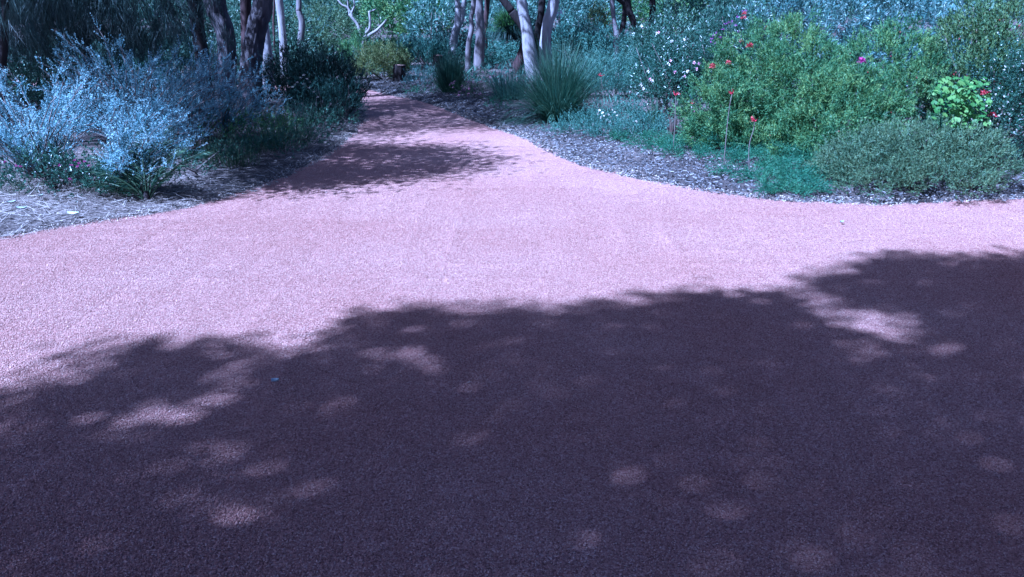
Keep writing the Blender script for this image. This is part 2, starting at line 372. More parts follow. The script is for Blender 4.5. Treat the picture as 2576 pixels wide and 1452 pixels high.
def chips(n, pos, l0, l1, w0, w1, h):
    """flat splintered bits: a lid and four sides"""
    l = U(l0, l1, n) / 2; w = U(w0, w1, n) / 2; t = U(.4, 1, n) * h
    q = np.array([[-1, -1], [1, -.7], [1, .8], [-1, 1]], float)[None] + U(-.3, .3, (n, 4, 2))
    xy = q * np.stack([l, w], -1)[:, None]
    top = np.concatenate([xy, np.broadcast_to(t[:, None, None], (n, 4, 1))], -1)
    bot = np.concatenate([xy, np.zeros((n, 4, 1))], -1)
    V = np.concatenate([bot, top], 1)
    pit, rol = U(-.45, .45, n), U(-.5, .5, n)
    V[..., 2] += V[..., 0] * np.tan(pit)[:, None] + V[..., 1] * np.tan(rol)[:, None]
    a = U(0, 6.28, n); c, s_ = np.cos(a)[:, None], np.sin(a)[:, None]
    V = np.stack([V[..., 0] * c - V[..., 1] * s_, V[..., 0] * s_ + V[..., 1] * c, V[..., 2]], -1) + pos[:, None]
    fc = np.array([[4, 5, 6], [4, 6, 7], [0, 1, 5], [0, 5, 4], [2, 3, 7], [2, 7, 6]])
    F = (np.arange(n)[:, None, None] * 8 + fc[None]).reshape(-1, 3)
    return V.reshape(-1, 3), F, np.repeat(U(0, 1, n) ** 1.3, 8)
def scatter(n, x0, x1, y0, y1, fn):
    p = np.stack([U(x0, x1, n), U(y0, y1, n)], -1); s = sd(p); k = fn(p, s); return p[k], s[k]
def stuff(name, label, cat, V, F, R, mat):
    o = new_obj(name, make_mesh(name, V, F, mat, R)); o['kind'] = 'stuff'; o['label'] = label; o['category'] = cat; return o
rightbed = lambda p, s: (s > -.06) & (s < 1.4 + .4 * wob(p, 1.1)) & ((p[:, 0] > -2.2 + (17 - p[:, 1]) * .12) | (p[:, 1] > 17.2))
p, s = scatter(185000, -5.0, 7, 6.5, 21.5, lambda p, s: rightbed(p, s) & (p[:, 0] < p[:, 1] * .68))
V, F, R = chips(len(p), np.c_[p, np.maximum(gz(p), 0) + U(-.002, .012, len(p))], .014, .048, .005, .013, .006)
stuff('mulch', 'grey and straw coloured woodchip mulch along the right edge of the path', 'mulch', V, F, R, M['chip'])
# pale grit along both edges of the path
p, s = scatter(300000, -6, 7, 5, 20, lambda p, s: (np.abs(s - .03) < .085 + .04 * wob(p, 3)) & (np.abs(p[:, 0]) < p[:, 1] * .68) & (rng.uniform(size=len(p)) < .8))
V, F, R = pebbles(len(p), lambda n: (p[:, 0], p[:, 1]), .004, .011, lambda n: np.maximum(gz(p), 0) + .002)
stuff('edge_grit', 'pale small stones strewn along the edges of the gravel path', 'stones', V, F, R, M['grit'])
# dry straw and needles on the left verge
p, s = scatter(60000, -7, -1.6, 5.2, 15, lambda p, s: (s > -.10 * rng.uniform(size=len(s))) & (s < 2.2) & ((p[:, 1] < 8) | (rng.uniform(size=len(s)) < .3)) & (np.abs(p[:, 0]) < p[:, 1] * .68))
g = Geo(); n = len(p); a = U(0, 6.28, n); D = nrm(np.stack([np.cos(a), np.sin(a), U(-.05, .3, n)], -1))
g.tris(np.c_[p, gz(p) + U(.002, .03, n)], D, U(.05, .22, n), U(.003, .007, n), U(0, 1, n), flat=.6)
p, s = scatter(5000, -7, -1.6, 5.2, 16, lambda p, s: (s > .0) & (s < 1.6) & (np.abs(p[:, 0]) < p[:, 1] * .68)); n = len(p)
a = U(0, 6.28, n); D = nrm(np.stack([np.cos(a), np.sin(a), U(-.1, .2, n)], -1))
g.leaf(np.c_[p, gz(p) + U(.004, .02, n)], D, U(.02, .06, n), U(.008, .018, n), U(0, 1, n), flat=.8)
o = g.obj('leaf_litter', M['straw']); o['kind'] = 'stuff'; o['label'] = 'dry straw, needles and leaf litter on the left verge'; o['category'] = 'leaf litter'

# ------------------------------------------------------------------ plant generators
def sph(n, zmin=-.25):
    z = U(zmin, 1, n); a = U(0, 6.28, n); r = np.sqrt(np.maximum(1 - z * z, 0))
    return np.stack([r * np.cos(a), r * np.sin(a), z], -1)
def perp(T):
    return nrm(np.cross(T, rng.normal(size=T.shape)))
def twig_leaves(g, O, T, R, tl, m, ll, lw, ang, kind='tri', stem=0.0, flat=0.0, spread=.35):
    """put m leaves along each twig"""
    n = len(O); tl = np.broadcast_to(tl, n)
    t = U(.05, 1, (n, m)); P = O[:, None] + T[:, None] * (tl[:, None] * t)[..., None]
    T2 = np.repeat(T, m, 0); rad = perp(T2); a = ang * U(1 - spread, 1 + spread, n * m)[:, None]
    D = T2 * np.cos(a) + rad * np.sin(a)
    RR = np.clip(np.repeat(R, m) * .55 + U(0, .45, n * m), 0, 1)
    L_ = ll * U(.65, 1.2, n * m); W_ = lw * U(.75, 1.2, n * m)
    (g.tris if kind == 'tri' else g.leaf)(P.reshape(-1, 3), D, L_, W_, RR, flat)
    if stem: g.tris(O - T * tl[:, None] * .3, T, tl * 1.3, stem, R * .3)
def bush_geo(g, lobes, dens, per, m, cr, tl, ll, lw, ang, kind='tri', up=.5, jit=.45, stem=0.0, flat=0.0, inner=.18, lump=.16, zmin=-.25, ground=None):
    """leafy clumps over lumpy lobes (cx, cy, cz, rx, ry, rz); dens = clumps per square metre of surface"""
    for (cx, cy, cz, rx, ry, rz) in lobes:
        A = 2 * math.pi * ((rx * ry) ** 1.6 / 3 + (rx * rz) ** 1.6 / 3 + (ry * rz) ** 1.6 / 3) ** (1 / 1.6)
        n = max(6, int(dens * A)); d = sph(n, zmin); Rv = np.array([rx, ry, rz])
        k = 1 + lump * wob(d * 2.2 + cx * 3.1 + cy, 1.0) + lump * .6 * wob(d * 6 + cy, 1.0)
        dep = np.where(U(0, 1, n) < inner, U(.45, .85, n), U(.86, 1.04, n))
        C = np.array([cx, cy, cz]) + d * Rv * (k * dep)[:, None]
        nm = nrm(d / Rv); cv = U(0, 1, n)
        C = np.repeat(C, per, 0) + rng.normal(size=(n * per, 3)) * cr
        T = nrm(np.repeat(nm, per, 0) + np.array([0, 0, up]) + rng.normal(size=(n * per, 3)) * jit)
        tls = tl * U(.6, 1.25, n * per); O = C - T * tls[:, None] * .5
        R = np.clip(np.repeat(cv, per) * .7 + U(0, .3, n * per), 0, 1)
        z0 = .03 if ground is None else ground
        ok = (O[:, 2] > z0)
        twig_leaves(g, O[ok], T[ok], R[ok], tls[ok], m, ll, lw, ang, kind, stem, flat)
def frame_stems(parent, lobes, n, r, mat, base=.12, name='branches'):
    """woody stems running from the foot of a plant out into its crown"""
    tb = Tubes()
    for i in range(n):
        cx, cy, cz, rx, ry, rz = lobes[i % len(lobes)]
        d = sph(1, .1)[0]; e = np.array([cx, cy, cz]) + d * np.array([rx, ry, rz]) * U(.7, .95)
        b = np.array([U(-base, base) * .4 + cx * .1, U(-base, base) * .4 + cy * .1, 0])
        m = b * .45 + e * .55 + np.array([0, 0, -.12 * e[2]]) + rng.normal(size=3) * .06
        tb.add([b, m, e], [r, r * .65, r * .25], seg=5, sub=3)
    return tb.obj(name, mat, parent)
def flower_head(parent, pos, mat, size, n=26, name='flower', kind='spider', up=.4):
    g = Geo(); d = sph(n, -.6); d = nrm(d + np.array([0, 0, up]))
    if kind == 'spider':
        g.tris(np.zeros((n, 3)), d, size * U(.6, 1.1, n), size * .16, U(0, 1, n))
        g.leaf(d * size * .45, nrm(d + rng.normal(size=(n, 3)) * .7), size * .5, size * .2, U(0, 1, n))
    else:   # open flower of five petals
        k = 5; a = np.arange(k) / k * 6.283 + U(0, 1)
        f = nrm(np.array([U(-.6, .6), -1, U(.2, 1.2)])); e1 = nrm(np.cross(f, [0, 0, 1.0])); e2 = np.cross(f, e1)
        D = nrm(np.cos(a)[:, None] * e1 + np.sin(a)[:, None] * e2 + f * .25)
        g.leaf(np.zeros((k, 3)), D, size, size * .85, U(.2, 1, k), flat=0, belly=.6)
        g.leaf(np.repeat(f[None] * size * .1, k, 0), nrm(D + f), size * .4, size * .3, U(0, .2, k))
    o = g.obj(name, mat, parent); o.location = pos; return o
def on_lobe(lobe, d, k=1.02):
    return np.array(lobe[:3]) + np.array(d) * np.array(lobe[3:]) * k
def blades(g, n, h, spread, w, r0=.05, droop=.5, seg=4, R=None, stiff=1.0, centre=(0, 0, 0)):
    """arching strap or grass blades"""
    a = U(0, 6.28, n); th = np.abs(rng.normal(size=n)) * spread; th = np.clip(th, 0, 1.5)
    L_ = h * U(.55, 1.08, n); P0 = np.stack([np.cos(a), np.sin(a), np.zeros(n)], -1) * (U(0, 1, n) ** .5 * r0)[:, None] + np.array(centre)
    out = np.stack([np.cos(a), np.sin(a), np.zeros(n)], -1)
    a2 = a + rng.normal(size=n) * .35; out = np.stack([np.cos(a2), np.sin(a2), np.zeros(n)], -1)
    side = np.stack([-np.sin(a2), np.cos(a2), np.zeros(n)], -1)
    tw = U(-1.2, 1.2, n); 
    t = np.linspace(0, 1, seg + 1); pts = [P0]
    for i in range(seg):
        an = th + droop * (0.3 + th) * ((i + .5) / seg) ** 1.6 * U(.7, 1.3, n)
        d = out * np.sin(an)[:, None] + np.array([0, 0, 1.0]) * np.cos(an)[:, None]
        pts.append(pts[-1] + d * (L_ / seg)[:, None])
    pts = np.stack(pts, 1); pts[..., 2] = np.maximum(pts[..., 2], .012 + centre[2])
    wv = w * np.array([.8, 1, .85, .55, .06][:seg + 1] if seg == 4 else np.linspace(1, .06, seg + 1))
    sv = nrm(side + out * tw[:, None] * .6)
    Lf = pts - sv[:, None] * wv[None, :, None] * .5; Rt = pts + sv[:, None] * wv[None, :, None] * .5
    V = np.stack([Lf, Rt], 2).reshape(n, -1, 3); k = 2 * (seg + 1)
    i = np.arange(seg) * 2; q = np.concatenate([np.stack([i, i + 1, i + 3], -1), np.stack([i, i + 3, i + 2], -1)])
    F = (np.arange(n)[:, None, None] * k + q[None]).reshape(-1, 3)
    g.add(V.reshape(-1, 3), F, np.repeat(U(0, 1, n) if R is None else R, k))
def plant(name, label, cat, px, py, group=None, xy=None):
    x, y = at(px, py) if xy is None else xy
    return thing(name, label, cat, (x, y, g1(x, y) - .01), group)
def spray_shrub(name, label, px, py, n, reach, rise, mat, az=(0, 6.28), twigs=16, ll=.017, lw=.0065, tl=.17, m=22, start=.12, wood='stem', thick=.008, pts_up=.6, xy=None):
    """shrub of long arching branches clothed in short side sprays"""
    root = plant(name, label, 'shrub', px, py, xy=xy); g = Geo(); tb = Tubes()
    for i in range(n):
        a = U(*az); rr = reach * U(.35, 1.0); hh = rise * U(.45, 1.0) * (1 - .35 * (rr / reach) ** 2)
        e = np.array([math.cos(a) * rr, math.sin(a) * rr, hh]); c = np.array([e[0] * .45, e[1] * .45, hh * U(.55, .95)])
        t = np.linspace(0, 1, 12)[:, None]; line = 2 * t * (1 - t) * c + t * t * e + np.cumsum(rng.normal(size=(12, 3)) * .022, 0)
        tb.add(line[[0, 3, 6, 9, 11]], np.array([1, .8, .6, .4, .2]) * thick, seg=4)
        tt = U(start, 1.0, twigs); O = np.stack([np.interp(tt * 11, np.arange(12), line[:, k]) for k in range(3)], -1)
        T0 = nrm(np.stack([np.interp(tt * 11, np.arange(12), np.gradient(line[:, k])) for k in range(3)], -1))
        T = nrm(T0 * .8 + perp(T0) * .8 + np.array([0, 0, pts_up]))
        R = np.clip(U(.1, .9) + rng.normal(size=twigs) * .1, 0, 1)
        twig_leaves(g, O, T, R, tl * U(.6, 1.3, twigs) * (1.15 - .5 * tt), m, ll, lw, .9, 'leaf', stem=.004)
    g.obj('foliage', M[mat], root); tb.obj('branches', M[wood], root); return root
def needle_bush(name, label, cat, px, py, lobes, mat, dens=60, per=5, m=9, cr=.05, tl=.13, ll=.04, lw=.009, ang=.55, kind='tri', stems=10, sr=.014, group=None, wood='stem', xy=None, **k):
    root = plant(name, label, cat, px, py, group, xy); g = Geo()
    bush_geo(g, lobes, dens, per, m, cr, tl, ll, lw, ang, kind, **k)
    root['_lobes'] = [list(map(float, l)) for l in lobes]
    g.obj('foliage', M[mat], root)
    if stems: frame_stems(root, lobes, stems, sr, M[wood])
    return root
def crown(g, C, Rv, n, leaf=(.10, .035), cl=.28, droop=.5):
    """loose gum crown: leaf clumps through an ellipsoid"""
    k = max(8, n // 45); d = sph(k, -.8); r = U(.3, 1, k) ** .5
    cc = np.array(C) + d * np.array(Rv) * r[:, None]
    c2 = np.repeat(cc, n // k, 0) + rng.normal(size=(k * (n // k), 3)) * cl * np.array([1, 1, .6]); m = len(c2)
    D = nrm(rng.normal(size=(m, 3)) + np.array([0, 0, -droop]))
    g.leaf(c2, D, leaf[0] * U(.7, 1.2, m), leaf[1] * U(.7, 1.2, m), U(0, 1, m)); return cc
def tree(name, label, Y, line, widths, bark, seg=20, ridge=.0, top=None, crown_spec=None, forks=(), mat='gum', nridge=9, cat='tree', base_drop=.1, leaves=2600):
    """line = [(px, py)] of the visible trunk from foot to frame top at depth Y; widths in picture pixels"""
    pts = [wp(px, py, Y) for px, py in line]; sc_ = Y / FPX * .96
    x0, y0 = pts[0][0], Y; z0 = g1(x0, y0)
    pts[0][2] = z0 - base_drop
    o = np.array([x0, y0, z0]); root = thing(name, label, cat, tuple(o))
    P_ = [p - o for p in pts]; W_ = [w * sc_ / 2 for w in widths]
    d = nrm(P_[-1] - P_[-2]); h = top or 5.5
    end = P_[-1] + np.array([d[0] / max(d[2], .3), d[1], 1]) * np.array([.6, .6, 1]) * (h - P_[-1][2])
    mid = P_[-1] * .5 + end * .5 + np.array([U(-.15, .15), U(-.2, .2), 0])
    V, F = tube(P_ + [mid, end], W_ + [W_[-1] * .8, W_[-1] * .45], seg=seg, sub=10 if ridge else 5, ridge=ridge, nridge=nridge, knots=.06)
    new_obj('trunk', make_mesh('trunk', V, quads_to_tris(F), M[bark], np.zeros(len(V)), True), root)
    for fk in forks:
        fp = [wp(px, py, fk.get('Y', Y)) - o for px, py in fk['line']]; fr = [w * sc_ / 2 for w in fk['w']]
        d2 = nrm(fp[-1] - fp[-2]); fe = fp[-1] + d2 * fk.get('ext', 2.5)
        V, F = tube(fp + [fe], fr + [fr[-1] * .5], seg=12, sub=5, knots=.06)
        new_obj('limb', make_mesh('limb', V, quads_to_tris(F), M[fk.get('bark', bark)], np.zeros(len(V)), True), root)
    g = Geo(); C, Rv = crown_spec or ((0, 0, h + .4), (1.6, 1.6, 1.3)); C = np.array(C) + np.array([end[0], end[1], 0])
    cc = crown(g, C, Rv, leaves, (.10, .035) if Y < 17 else (.2, .075))
    tb = Tubes()
    for c in cc[rng.permutation(len(cc))[:14]]:
        s_ = mid + (end - mid) * U(0, 1); tb.add([s_, (s_ + c) / 2 + rng.normal(size=3) * .1, c], [.035, .02, .006], seg=4, sub=2)
    tb.obj('branches', M[bark], root); g.obj('crown', M[mat], root)
    return root
#PLANTS
# ------------------------------------------------------------------ placing helpers
def X(px, Y): return (px - 1288) / FPX * Y / 1.03
def lob(px, Y, w, ytop, depth=1.0, lift=.42):
    """lobe standing at depth Y, w picture pixels wide, reaching up to ytop"""
    h = max(wp(px, ytop, Y)[2], .12); r = w / FPX * Y / 1.03 / 2
    return (X(px, Y), Y, h * lift, r, r * depth, h * (1 - lift))
def bush(name, label, px, Y, lobes, mat, cat='shrub', **k):
    o = (X(px, Y), Y); z = g1(*o)
    rel = [(l[0] - o[0], l[1] - o[1], l[2] - z * .5, l[3], l[4], l[5]) for l in lobes]
    return needle_bush(name, label, cat, 0, 0, rel, mat, xy=o, **k), rel
def dot_flowers(root, rel, mat, n, size, kind='open', name='flower', front=True, zmin=.05):
    for i in range(n):
        l = rel[i % len(rel)]; d = sph(1, zmin)[0]
        if front: d[1] = -abs(d[1])
        flower_head(root, on_lobe(l, d), M[mat], size, 18, name, kind)
def px_flower(root, px, py, Y, mat, size, n=30, kind='spider'):
    p = wp(px, py, Y) - np.array(root.location); return flower_head(root, p, M[mat], size, n, 'flower', kind)

# ------------------------------------------------------------------ trees (trunks in view, crowns above the frame)
tree('rough_barked_tree', 'stout furrowed trunk catching the sun beside the dark feathery shrub', 14.4, [(636, 287), (634, 230), (630, 170), (638, 110), (650, 55), (662, 0)], [66, 52, 50, 50, 48, 46], 'rough_bark', 48, .22, nridge=28,
     top=5.2, crown_spec=((-1.0, -2.3, 5.4), (2.1, 2.6, 1.0)), leaves=20000)
tree('curved_bark_tree', 'crooked furrowed trunk in shade behind the silver shrubs', 15.6, [(566, 262), (566, 200), (570, 140), (566, 80), (548, 40), (540, 0)], [52, 46, 46, 44, 46, 50], 'rough_bark', 48, .22, nridge=28,
     top=5.4, crown_spec=((-.6, -.4, 5.4), (2.6, 2.2, 1.2)), leaves=15000)
tree('red_barked_tree', 'narrow dark reddish trunk standing between the two furrowed trunks', 14.9, [(622, 275), (622, 180), (619, 90), (618, 0)], [32, 28, 26, 26], 'red_bark', 20, .06, top=5, leaves=3000)
tree('leaning_dark_tree', 'black leaning trunk in shade left of the furrowed trunks', 13.2, [(517, 210), (508, 140), (497, 70), (488, 0)], [34, 36, 34, 36], 'dark_bark', 18, .05, top=4.8,
     crown_spec=((-.6, -1.6, 5.2), (2.2, 1.8, 1.0)), leaves=9000)
tree('pale_backing_tree', 'pale smooth trunk half hidden behind the stout furrowed trunk', 18.5, [(676, 235), (674, 150), (668, 80), (664, 30), (666, 0)], [30, 26, 20, 16, 16], 'pale_bark', 16, top=5, leaves=500)
tree('slim_white_tree', 'slim white trunk rising behind the dark feathery shrub', 21.5, [(718, 205), (714, 130), (708, 60), (702, 0)], [24, 20, 18, 19], 'pale_bark', 16, top=6, leaves=2000)
tree('slim_grey_tree', 'slim grey white trunk with a kink, right of the slim white trunk', 24.5, [(752, 185), (754, 120), (760, 60), (752, 28), (752, 0)], [18, 17, 16, 14, 13], 'grey_bark', 16, top=6, leaves=2000)
tree('sapling', 'thin reddish sapling stem between the pale trunks on the left', 22.0, [(694, 190), (690, 110), (688, 50), (690, 0)], [7, 6, 5, 5], 'red_bark', 8, top=4, leaves=900)
tree('forked_pale_tree', 'pale leaning trunk that forks, leftmost of the middle group', 26.0, [(1139, 180), (1140, 130), (1143, 90), (1152, 60), (1153, 20), (1150, 0)], [26, 22, 20, 20, 15, 13], 'pale_bark', 16, top=6.5,
     forks=[dict(line=[(1152, 66), (1162, 48), (1165, 20), (1168, 0)], w=[14, 13, 12, 12])], leaves=900)
tree('wavy_slim_tree', 'slim wavy trunk second from left in the middle group', 23.0, [(1178, 203), (1177, 150), (1179, 110), (1187, 70), (1185, 45), (1192, 0)], [15, 14, 13, 12, 11, 12], 'grey_bark', 14, top=5.5, leaves=900)
tree('mottled_tree', 'straight mottled grey trunk, thickest of the middle group', 23.5, [(1205, 205), (1205, 150), (1208, 90), (1206, 40), (1203, 0)], [29, 25, 24, 21, 22], 'grey_bark', 18, .05, top=6, leaves=1200)
tree('brown_slim_tree', 'thin brown trunk directly behind the mottled grey trunk', 27.0, [(1221, 175), (1221, 110), (1222, 50), (1226, 0)], [15, 13, 12, 13], 'red_bark', 12, top=6, leaves=1800)
tree('white_leaning_tree', 'stout white trunk with a dark leaning limb behind the large tussock', 20.0, [(1352, 225), (1341, 180), (1333, 130), (1326, 80), (1318, 40), (1311, 0)], [44, 36, 34, 30, 27, 27], 'pale_bark', 32, .06, nridge=7,
     top=6, crown_spec=((-.6, -1, 5.5), (2.2, 2.0, 1.3)), leaves=1600,
     forks=[dict(line=[(1336, 150), (1331, 100), (1316, 66), (1290, 32), (1266, 0)], w=[26, 25, 24, 22, 20], bark='dark_bark', ext=3, Y=20.3)])
tree('dark_slender_tree', 'dark slender trunk between the two stout white trunks', 22.5, [(1344, 190), (1350, 130), (1352, 80), (1360, 40), (1364, 0)], [26, 22, 18, 17, 17], 'dark_bark', 16, .04, top=6, leaves=900)
tree('white_upright_tree', 'stout grey white trunk rising behind the large tussock', 20.6, [(1372, 220), (1373, 160), (1372, 100), (1380, 50), (1394, 0)], [34, 30, 28, 28, 27], 'pale_bark', 32, .06, nridge=7, top=6,
     crown_spec=((.3, -1, 5.6), (2.2, 2, 1.3)), leaves=1600)
tree('far_forked_tree', 'far forked trunk with one pale and one dark arm, behind the white flowered shrub', 22.0, [(1553, 145), (1553, 105), (1546, 60), (1540, 0)], [24, 20, 12, 11], 'grey_bark', 14, top=6,
     forks=[dict(line=[(1556, 108), (1564, 80), (1571, 40), (1572, 10), (1560, 0)], w=[14, 14, 13, 14, 14], bark='dark_bark')], leaves=2500)
tree('far_leaning_tree', 'far dark trunk leaning left above the white flowered shrub', 21.0, [(1622, 150), (1615, 110), (1592, 50), (1578, 0)], [18, 17, 18, 16], 'dark_bark', 14, top=6, leaves=2500)
tree('far_straight_tree', 'far dark straight trunk right of the leaning far trunk', 23.0, [(1636, 140), (1638, 80), (1641, 30), (1641, 0)], [20, 17, 15, 15], 'dark_bark', 14, top=7, leaves=2500)

# small white branching tree at the bend
root = thing('bare_branched_tree', 'small white many branched tree above the yellow green bush', 'tree', (X(915, 26.5), 26.5, g1(X(915, 26.5), 26.5)))
oo = np.array(root.location)
def limb(pp, ww, Y=26.5, name='limb', bark='pale_bark', parent=None, org=None):
    V, F = tube([wp(a, b, Y) - (oo if org is None else org) for a, b in pp], [w * Y / FPX / 2 for w in ww], seg=10, sub=4, knots=.06)
    return new_obj(name, make_mesh(name, V, quads_to_tris(F), M[bark], np.zeros(len(V)), True), parent or root)
limb([(914, 160), (915, 125), (917, 102), (918, 92)], [14, 13, 12, 11], name='trunk')
limb([(917, 103), (906, 84), (900, 64), (886, 45), (878, 36)], [9, 8, 7, 7, 6]); limb([(886, 46), (884, 34), (872, 18), (860, 12), (850, 0)], [6, 5, 5, 4, 4])
limb([(880, 40), (876, 18), (874, -8)], [5, 4, 4]); limb([(882, 38), (888, 24), (892, 12), (888, -6)], [5, 5, 4, 4])
limb([(918, 102), (922, 84), (930, 70), (931, 48), (928, 28)], [8, 7, 6, 6, 4]); limb([(917, 98), (921, 78), (922, 70)], [5, 4, 3])
limb([(918, 100), (930, 88), (946, 78), (962, 62), (972, 50)], [9, 8, 7, 5, 4]); limb([(928, 30), (940, 26), (946, 22)], [4, 3, 2])
g = Geo(); crown(g, (0, 0, 4.2), (2.4, 1.6, 1.2), 2500); crown(g, (.3, .2, 2.1), (.35, .3, .3), 260, (.09, .03), .12); g.obj('crown', M['gumpale'], root)

# weeping she-oak hanging into the top left corner
def sheoak(name, label, Y, line, w, cx, cz, R, n, hang, bark='dark_bark', extra=()):
    t = tree(name, label, Y, line, w, bark, 18, .06, top=4.6, leaves=100, mat='sheoak'); o = np.array(t.location)
    g = Geo()
    for (px, ww, lo) in cx:
        nb = n // 34; cb = np.stack([X(px, Y) - o[0] + rng.normal(size=nb) * ww, rng.normal(size=nb) * .55, lo + U(-.35, .9, nb) + .28], -1)
        c = np.repeat(cb, 34, 0) + rng.normal(size=(nb * 34, 3)) * [.04, .04, .05]; k = len(c); bd = np.repeat(rng.normal(size=(nb, 2)) * .35, 34, 0)
        D = nrm(np.stack([bd[:, 0] + rng.normal(size=k) * .25, bd[:, 1] + rng.normal(size=k) * .25, -np.ones(k)], -1))
        g.tris(c, D, U(.1, hang * .6, k), .006, np.clip(np.repeat(U(0, .7, nb), 34) + U(0, .3, k), 0, 1))
    g.obj('needles', M['sheoak'], t)
    g = Geo()
    for cc, rr, k in extra: crown(g, np.array(cc) - o, rr, k, (.12, .04), .3)  # out-of-view crowns added to shade the path and left bed
    if extra: g.obj('crown', M['sheoak'], t)
    return t
sheoak('weeping_sheoak', 'dark weeping needle foliage hanging over the silver shrubs', 11.6, [(232, 300), (226, 200), (214, 100), (205, 0)], [26, 24, 22, 20], [(60, .45, 1.1), (180, .45, 1.05), (290, .45, 1.2), (410, .4, 1.15)], 3.2, None, 5200, .7, extra=[((-6.5, 9.6, 5.0), (2.0, 1.4, .8), 5000), ((-8.6, 12.5, 4.6), (2.2, 2.0, .7), 8000)])
sheoak('corner_sheoak', 'black trunk with hanging needles at the left edge of the picture', 9.8, [(6, 330), (4, 200), (10, 100), (14, 0)], [26, 24, 22, 20], [(-60, .4, 1.2), (50, .3, 1.35)], 3.2, None, 4200, .65, extra=[((-4.45, 7.5, 4.5), (1.35, 1.2, .45), 12000), ((-5.1, 6.75, 4.4), (.45, .4, .3), 1600), ((-3.55, 7.25, 2.4), (.38, .36, .14), 1700), ((-6.4, 8.3, 4.6), (1.2, 1.0, .5), 3600)])

# ------------------------------------------------------------------ left of the path
spray_shrub('silver_shrub', 'wide silver blue shrub of fine sprays in front of the crooked trunk', 0, 0, 95, 1.35, 1.36, 'silver', twigs=24, xy=(X(330, 9.5), 9.5))
spray_shrub('silver_shrub', 'sunlit silver shrub at the left edge above the pink flowers', 0, 0, 64, .95, 1.15, 'silver', twigs=24, xy=(X(60, 7.95), 7.95))
spray_shrub('silver_shrub', 'bright silver branch arching low over the cycad', 0, 0, 34, .95, .92, 'silver', az=(-1.2, .6), twigs=36, xy=(X(255, 7.65), 7.65), pts_up=.5)
spray_shrub('silver_shrub', 'silver sprays reaching right in front of the stout furrowed trunk', 0, 0, 20, .95, 1.05, 'silver', az=(-1.0, .9), twigs=26, xy=(X(545, 10.8), 10.8))
spray_shrub('silver_shrub', 'shaded silver shrub at the foot of the black leaning trunk', 0, 0, 52, .95, 1.3, 'silver', twigs=24, xy=(X(480, 10.4), 10.4))
root, rel = bush('pink_flowered_shrub', 'low dark shrub with magenta pink flowers at the left edge', 110, 7.55, [lob(40, 7.55, 190, 395, lift=.3), lob(165, 7.5, 180, 402, lift=.3), lob(235, 7.45, 120, 430, lift=.3)], 'glossy', dens=90, per=5, m=9, ll=.035, lw=.014, kind='leaf', stems=8)
for px, py in [(188, 405), (200, 412), (212, 408), (195, 420), (180, 416), (222, 418), (176, 452), (40, 418), (14, 408), (52, 420), (150, 417)]:
    px_flower(root, px, py, 7.05, 'magenta', .02, 14)
# cycad
def frond(root, a, el, L_, curve=.9, n=34):
    t = np.linspace(0, 1, 12); out = np.array([math.cos(a), math.sin(a), 0]); pts = [np.zeros(3)]
    for i in range(11):
        e = el - curve * (i / 11) ** 1.3; pts.append(pts[-1] + (out * math.cos(e) + np.array([0, 0, math.sin(e)])) * L_ / 11)
    pts = np.array(pts); side = np.array([-math.sin(a), math.cos(a), 0])
    tt = np.linspace(.2, .99, n); P = np.stack([np.interp(tt * 11, np.arange(12), pts[:, k]) for k in range(3)], -1)
    T = nrm(np.stack([np.interp(tt * 11, np.arange(12), np.gradient(pts[:, k])) for k in range(3)], -1)); up = np.cross(T, side)
    g = Geo()
    for s_ in (-1, 1):
        D = nrm(T * .75 + s_ * side * .8 + up * -.12 + rng.normal(size=(n, 3)) * .05 - np.array([0, 0, .18]))
        g.leaf(P, D, L_ * .27 * (np.sin(np.pi * (tt * .85 + .12)) * .8 + .25), .011, U(.1, 1, n), flat=.5, belly=.35)
    V, F = tube(pts, np.linspace(.009, .002, 12), seg=5); F = quads_to_tris(F); g.add(V, F, np.full(len(V), .9))
    return g.obj('frond', M['frond'], root)
root = plant('cycad', 'small cycad with arching feathery fronds beside the path', 'cycad', 372, 516)
for a, el, L_ in [(2.75, .95, .68), (3.0, .62, .6), (3.5, 1.0, .5), (2.3, 1.2, .7), (1.2, 1.35, .75), (.3, 1.0, .72), (.1, 1.25, .6), (.8, 1.2, .7), (1.9, 1.45, .7)]:
    frond(root, a, el, L_)
V, F = tube([(0, 0, -.05), (0, 0, .06), (0, 0, .1)], [.022, .026, .012], seg=10, knots=.1); new_obj('trunk', make_mesh('trunk', V, quads_to_tris(F), M['dark_bark'], np.zeros(len(V))), root)
# grass and weeds of the left verge
bush('verge_herb', 'low dark herb between the pink flowered shrub and the cycad', 310, 7.6, [lob(285, 7.6, 130, 430, lift=.3), lob(345, 7.7, 130, 425, lift=.3)], 'tussock', cat='plant', dens=80, per=5, m=8, ll=.03, lw=.012, kind='leaf', stems=3)
bush('verge_herb', 'low dark herb under the wide silver shrub right of the cycad', 450, 8.6, [lob(440, 8.3, 150, 395, lift=.3), lob(530, 9.0, 150, 370, lift=.3), lob(610, 9.6, 130, 345, lift=.3)], 'tussock', cat='plant', dens=70, per=5, m=8, ll=.035, lw=.013, kind='leaf', stems=3)
bush('verge_herb', 'low dark herb along the verge left of the path shadow', 690, 9.75, [lob(670, 9.8, 150, 345, lift=.3), lob(745, 10.3, 120, 335, lift=.3)], 'tussock', cat='plant', dens=70, per=5, m=8, ll=.035, lw=.013, kind='leaf', stems=3)
bush('verge_herb', 'low dark herb at the verge in front of the rounded dark green shrub', 815, 11.9, [lob(800, 11.8, 120, 285, lift=.3), lob(850, 12.2, 80, 285, lift=.3)], 'tussock', cat='plant', dens=60, per=5, m=8, ll=.04, lw=.014, kind='leaf', stems=3)
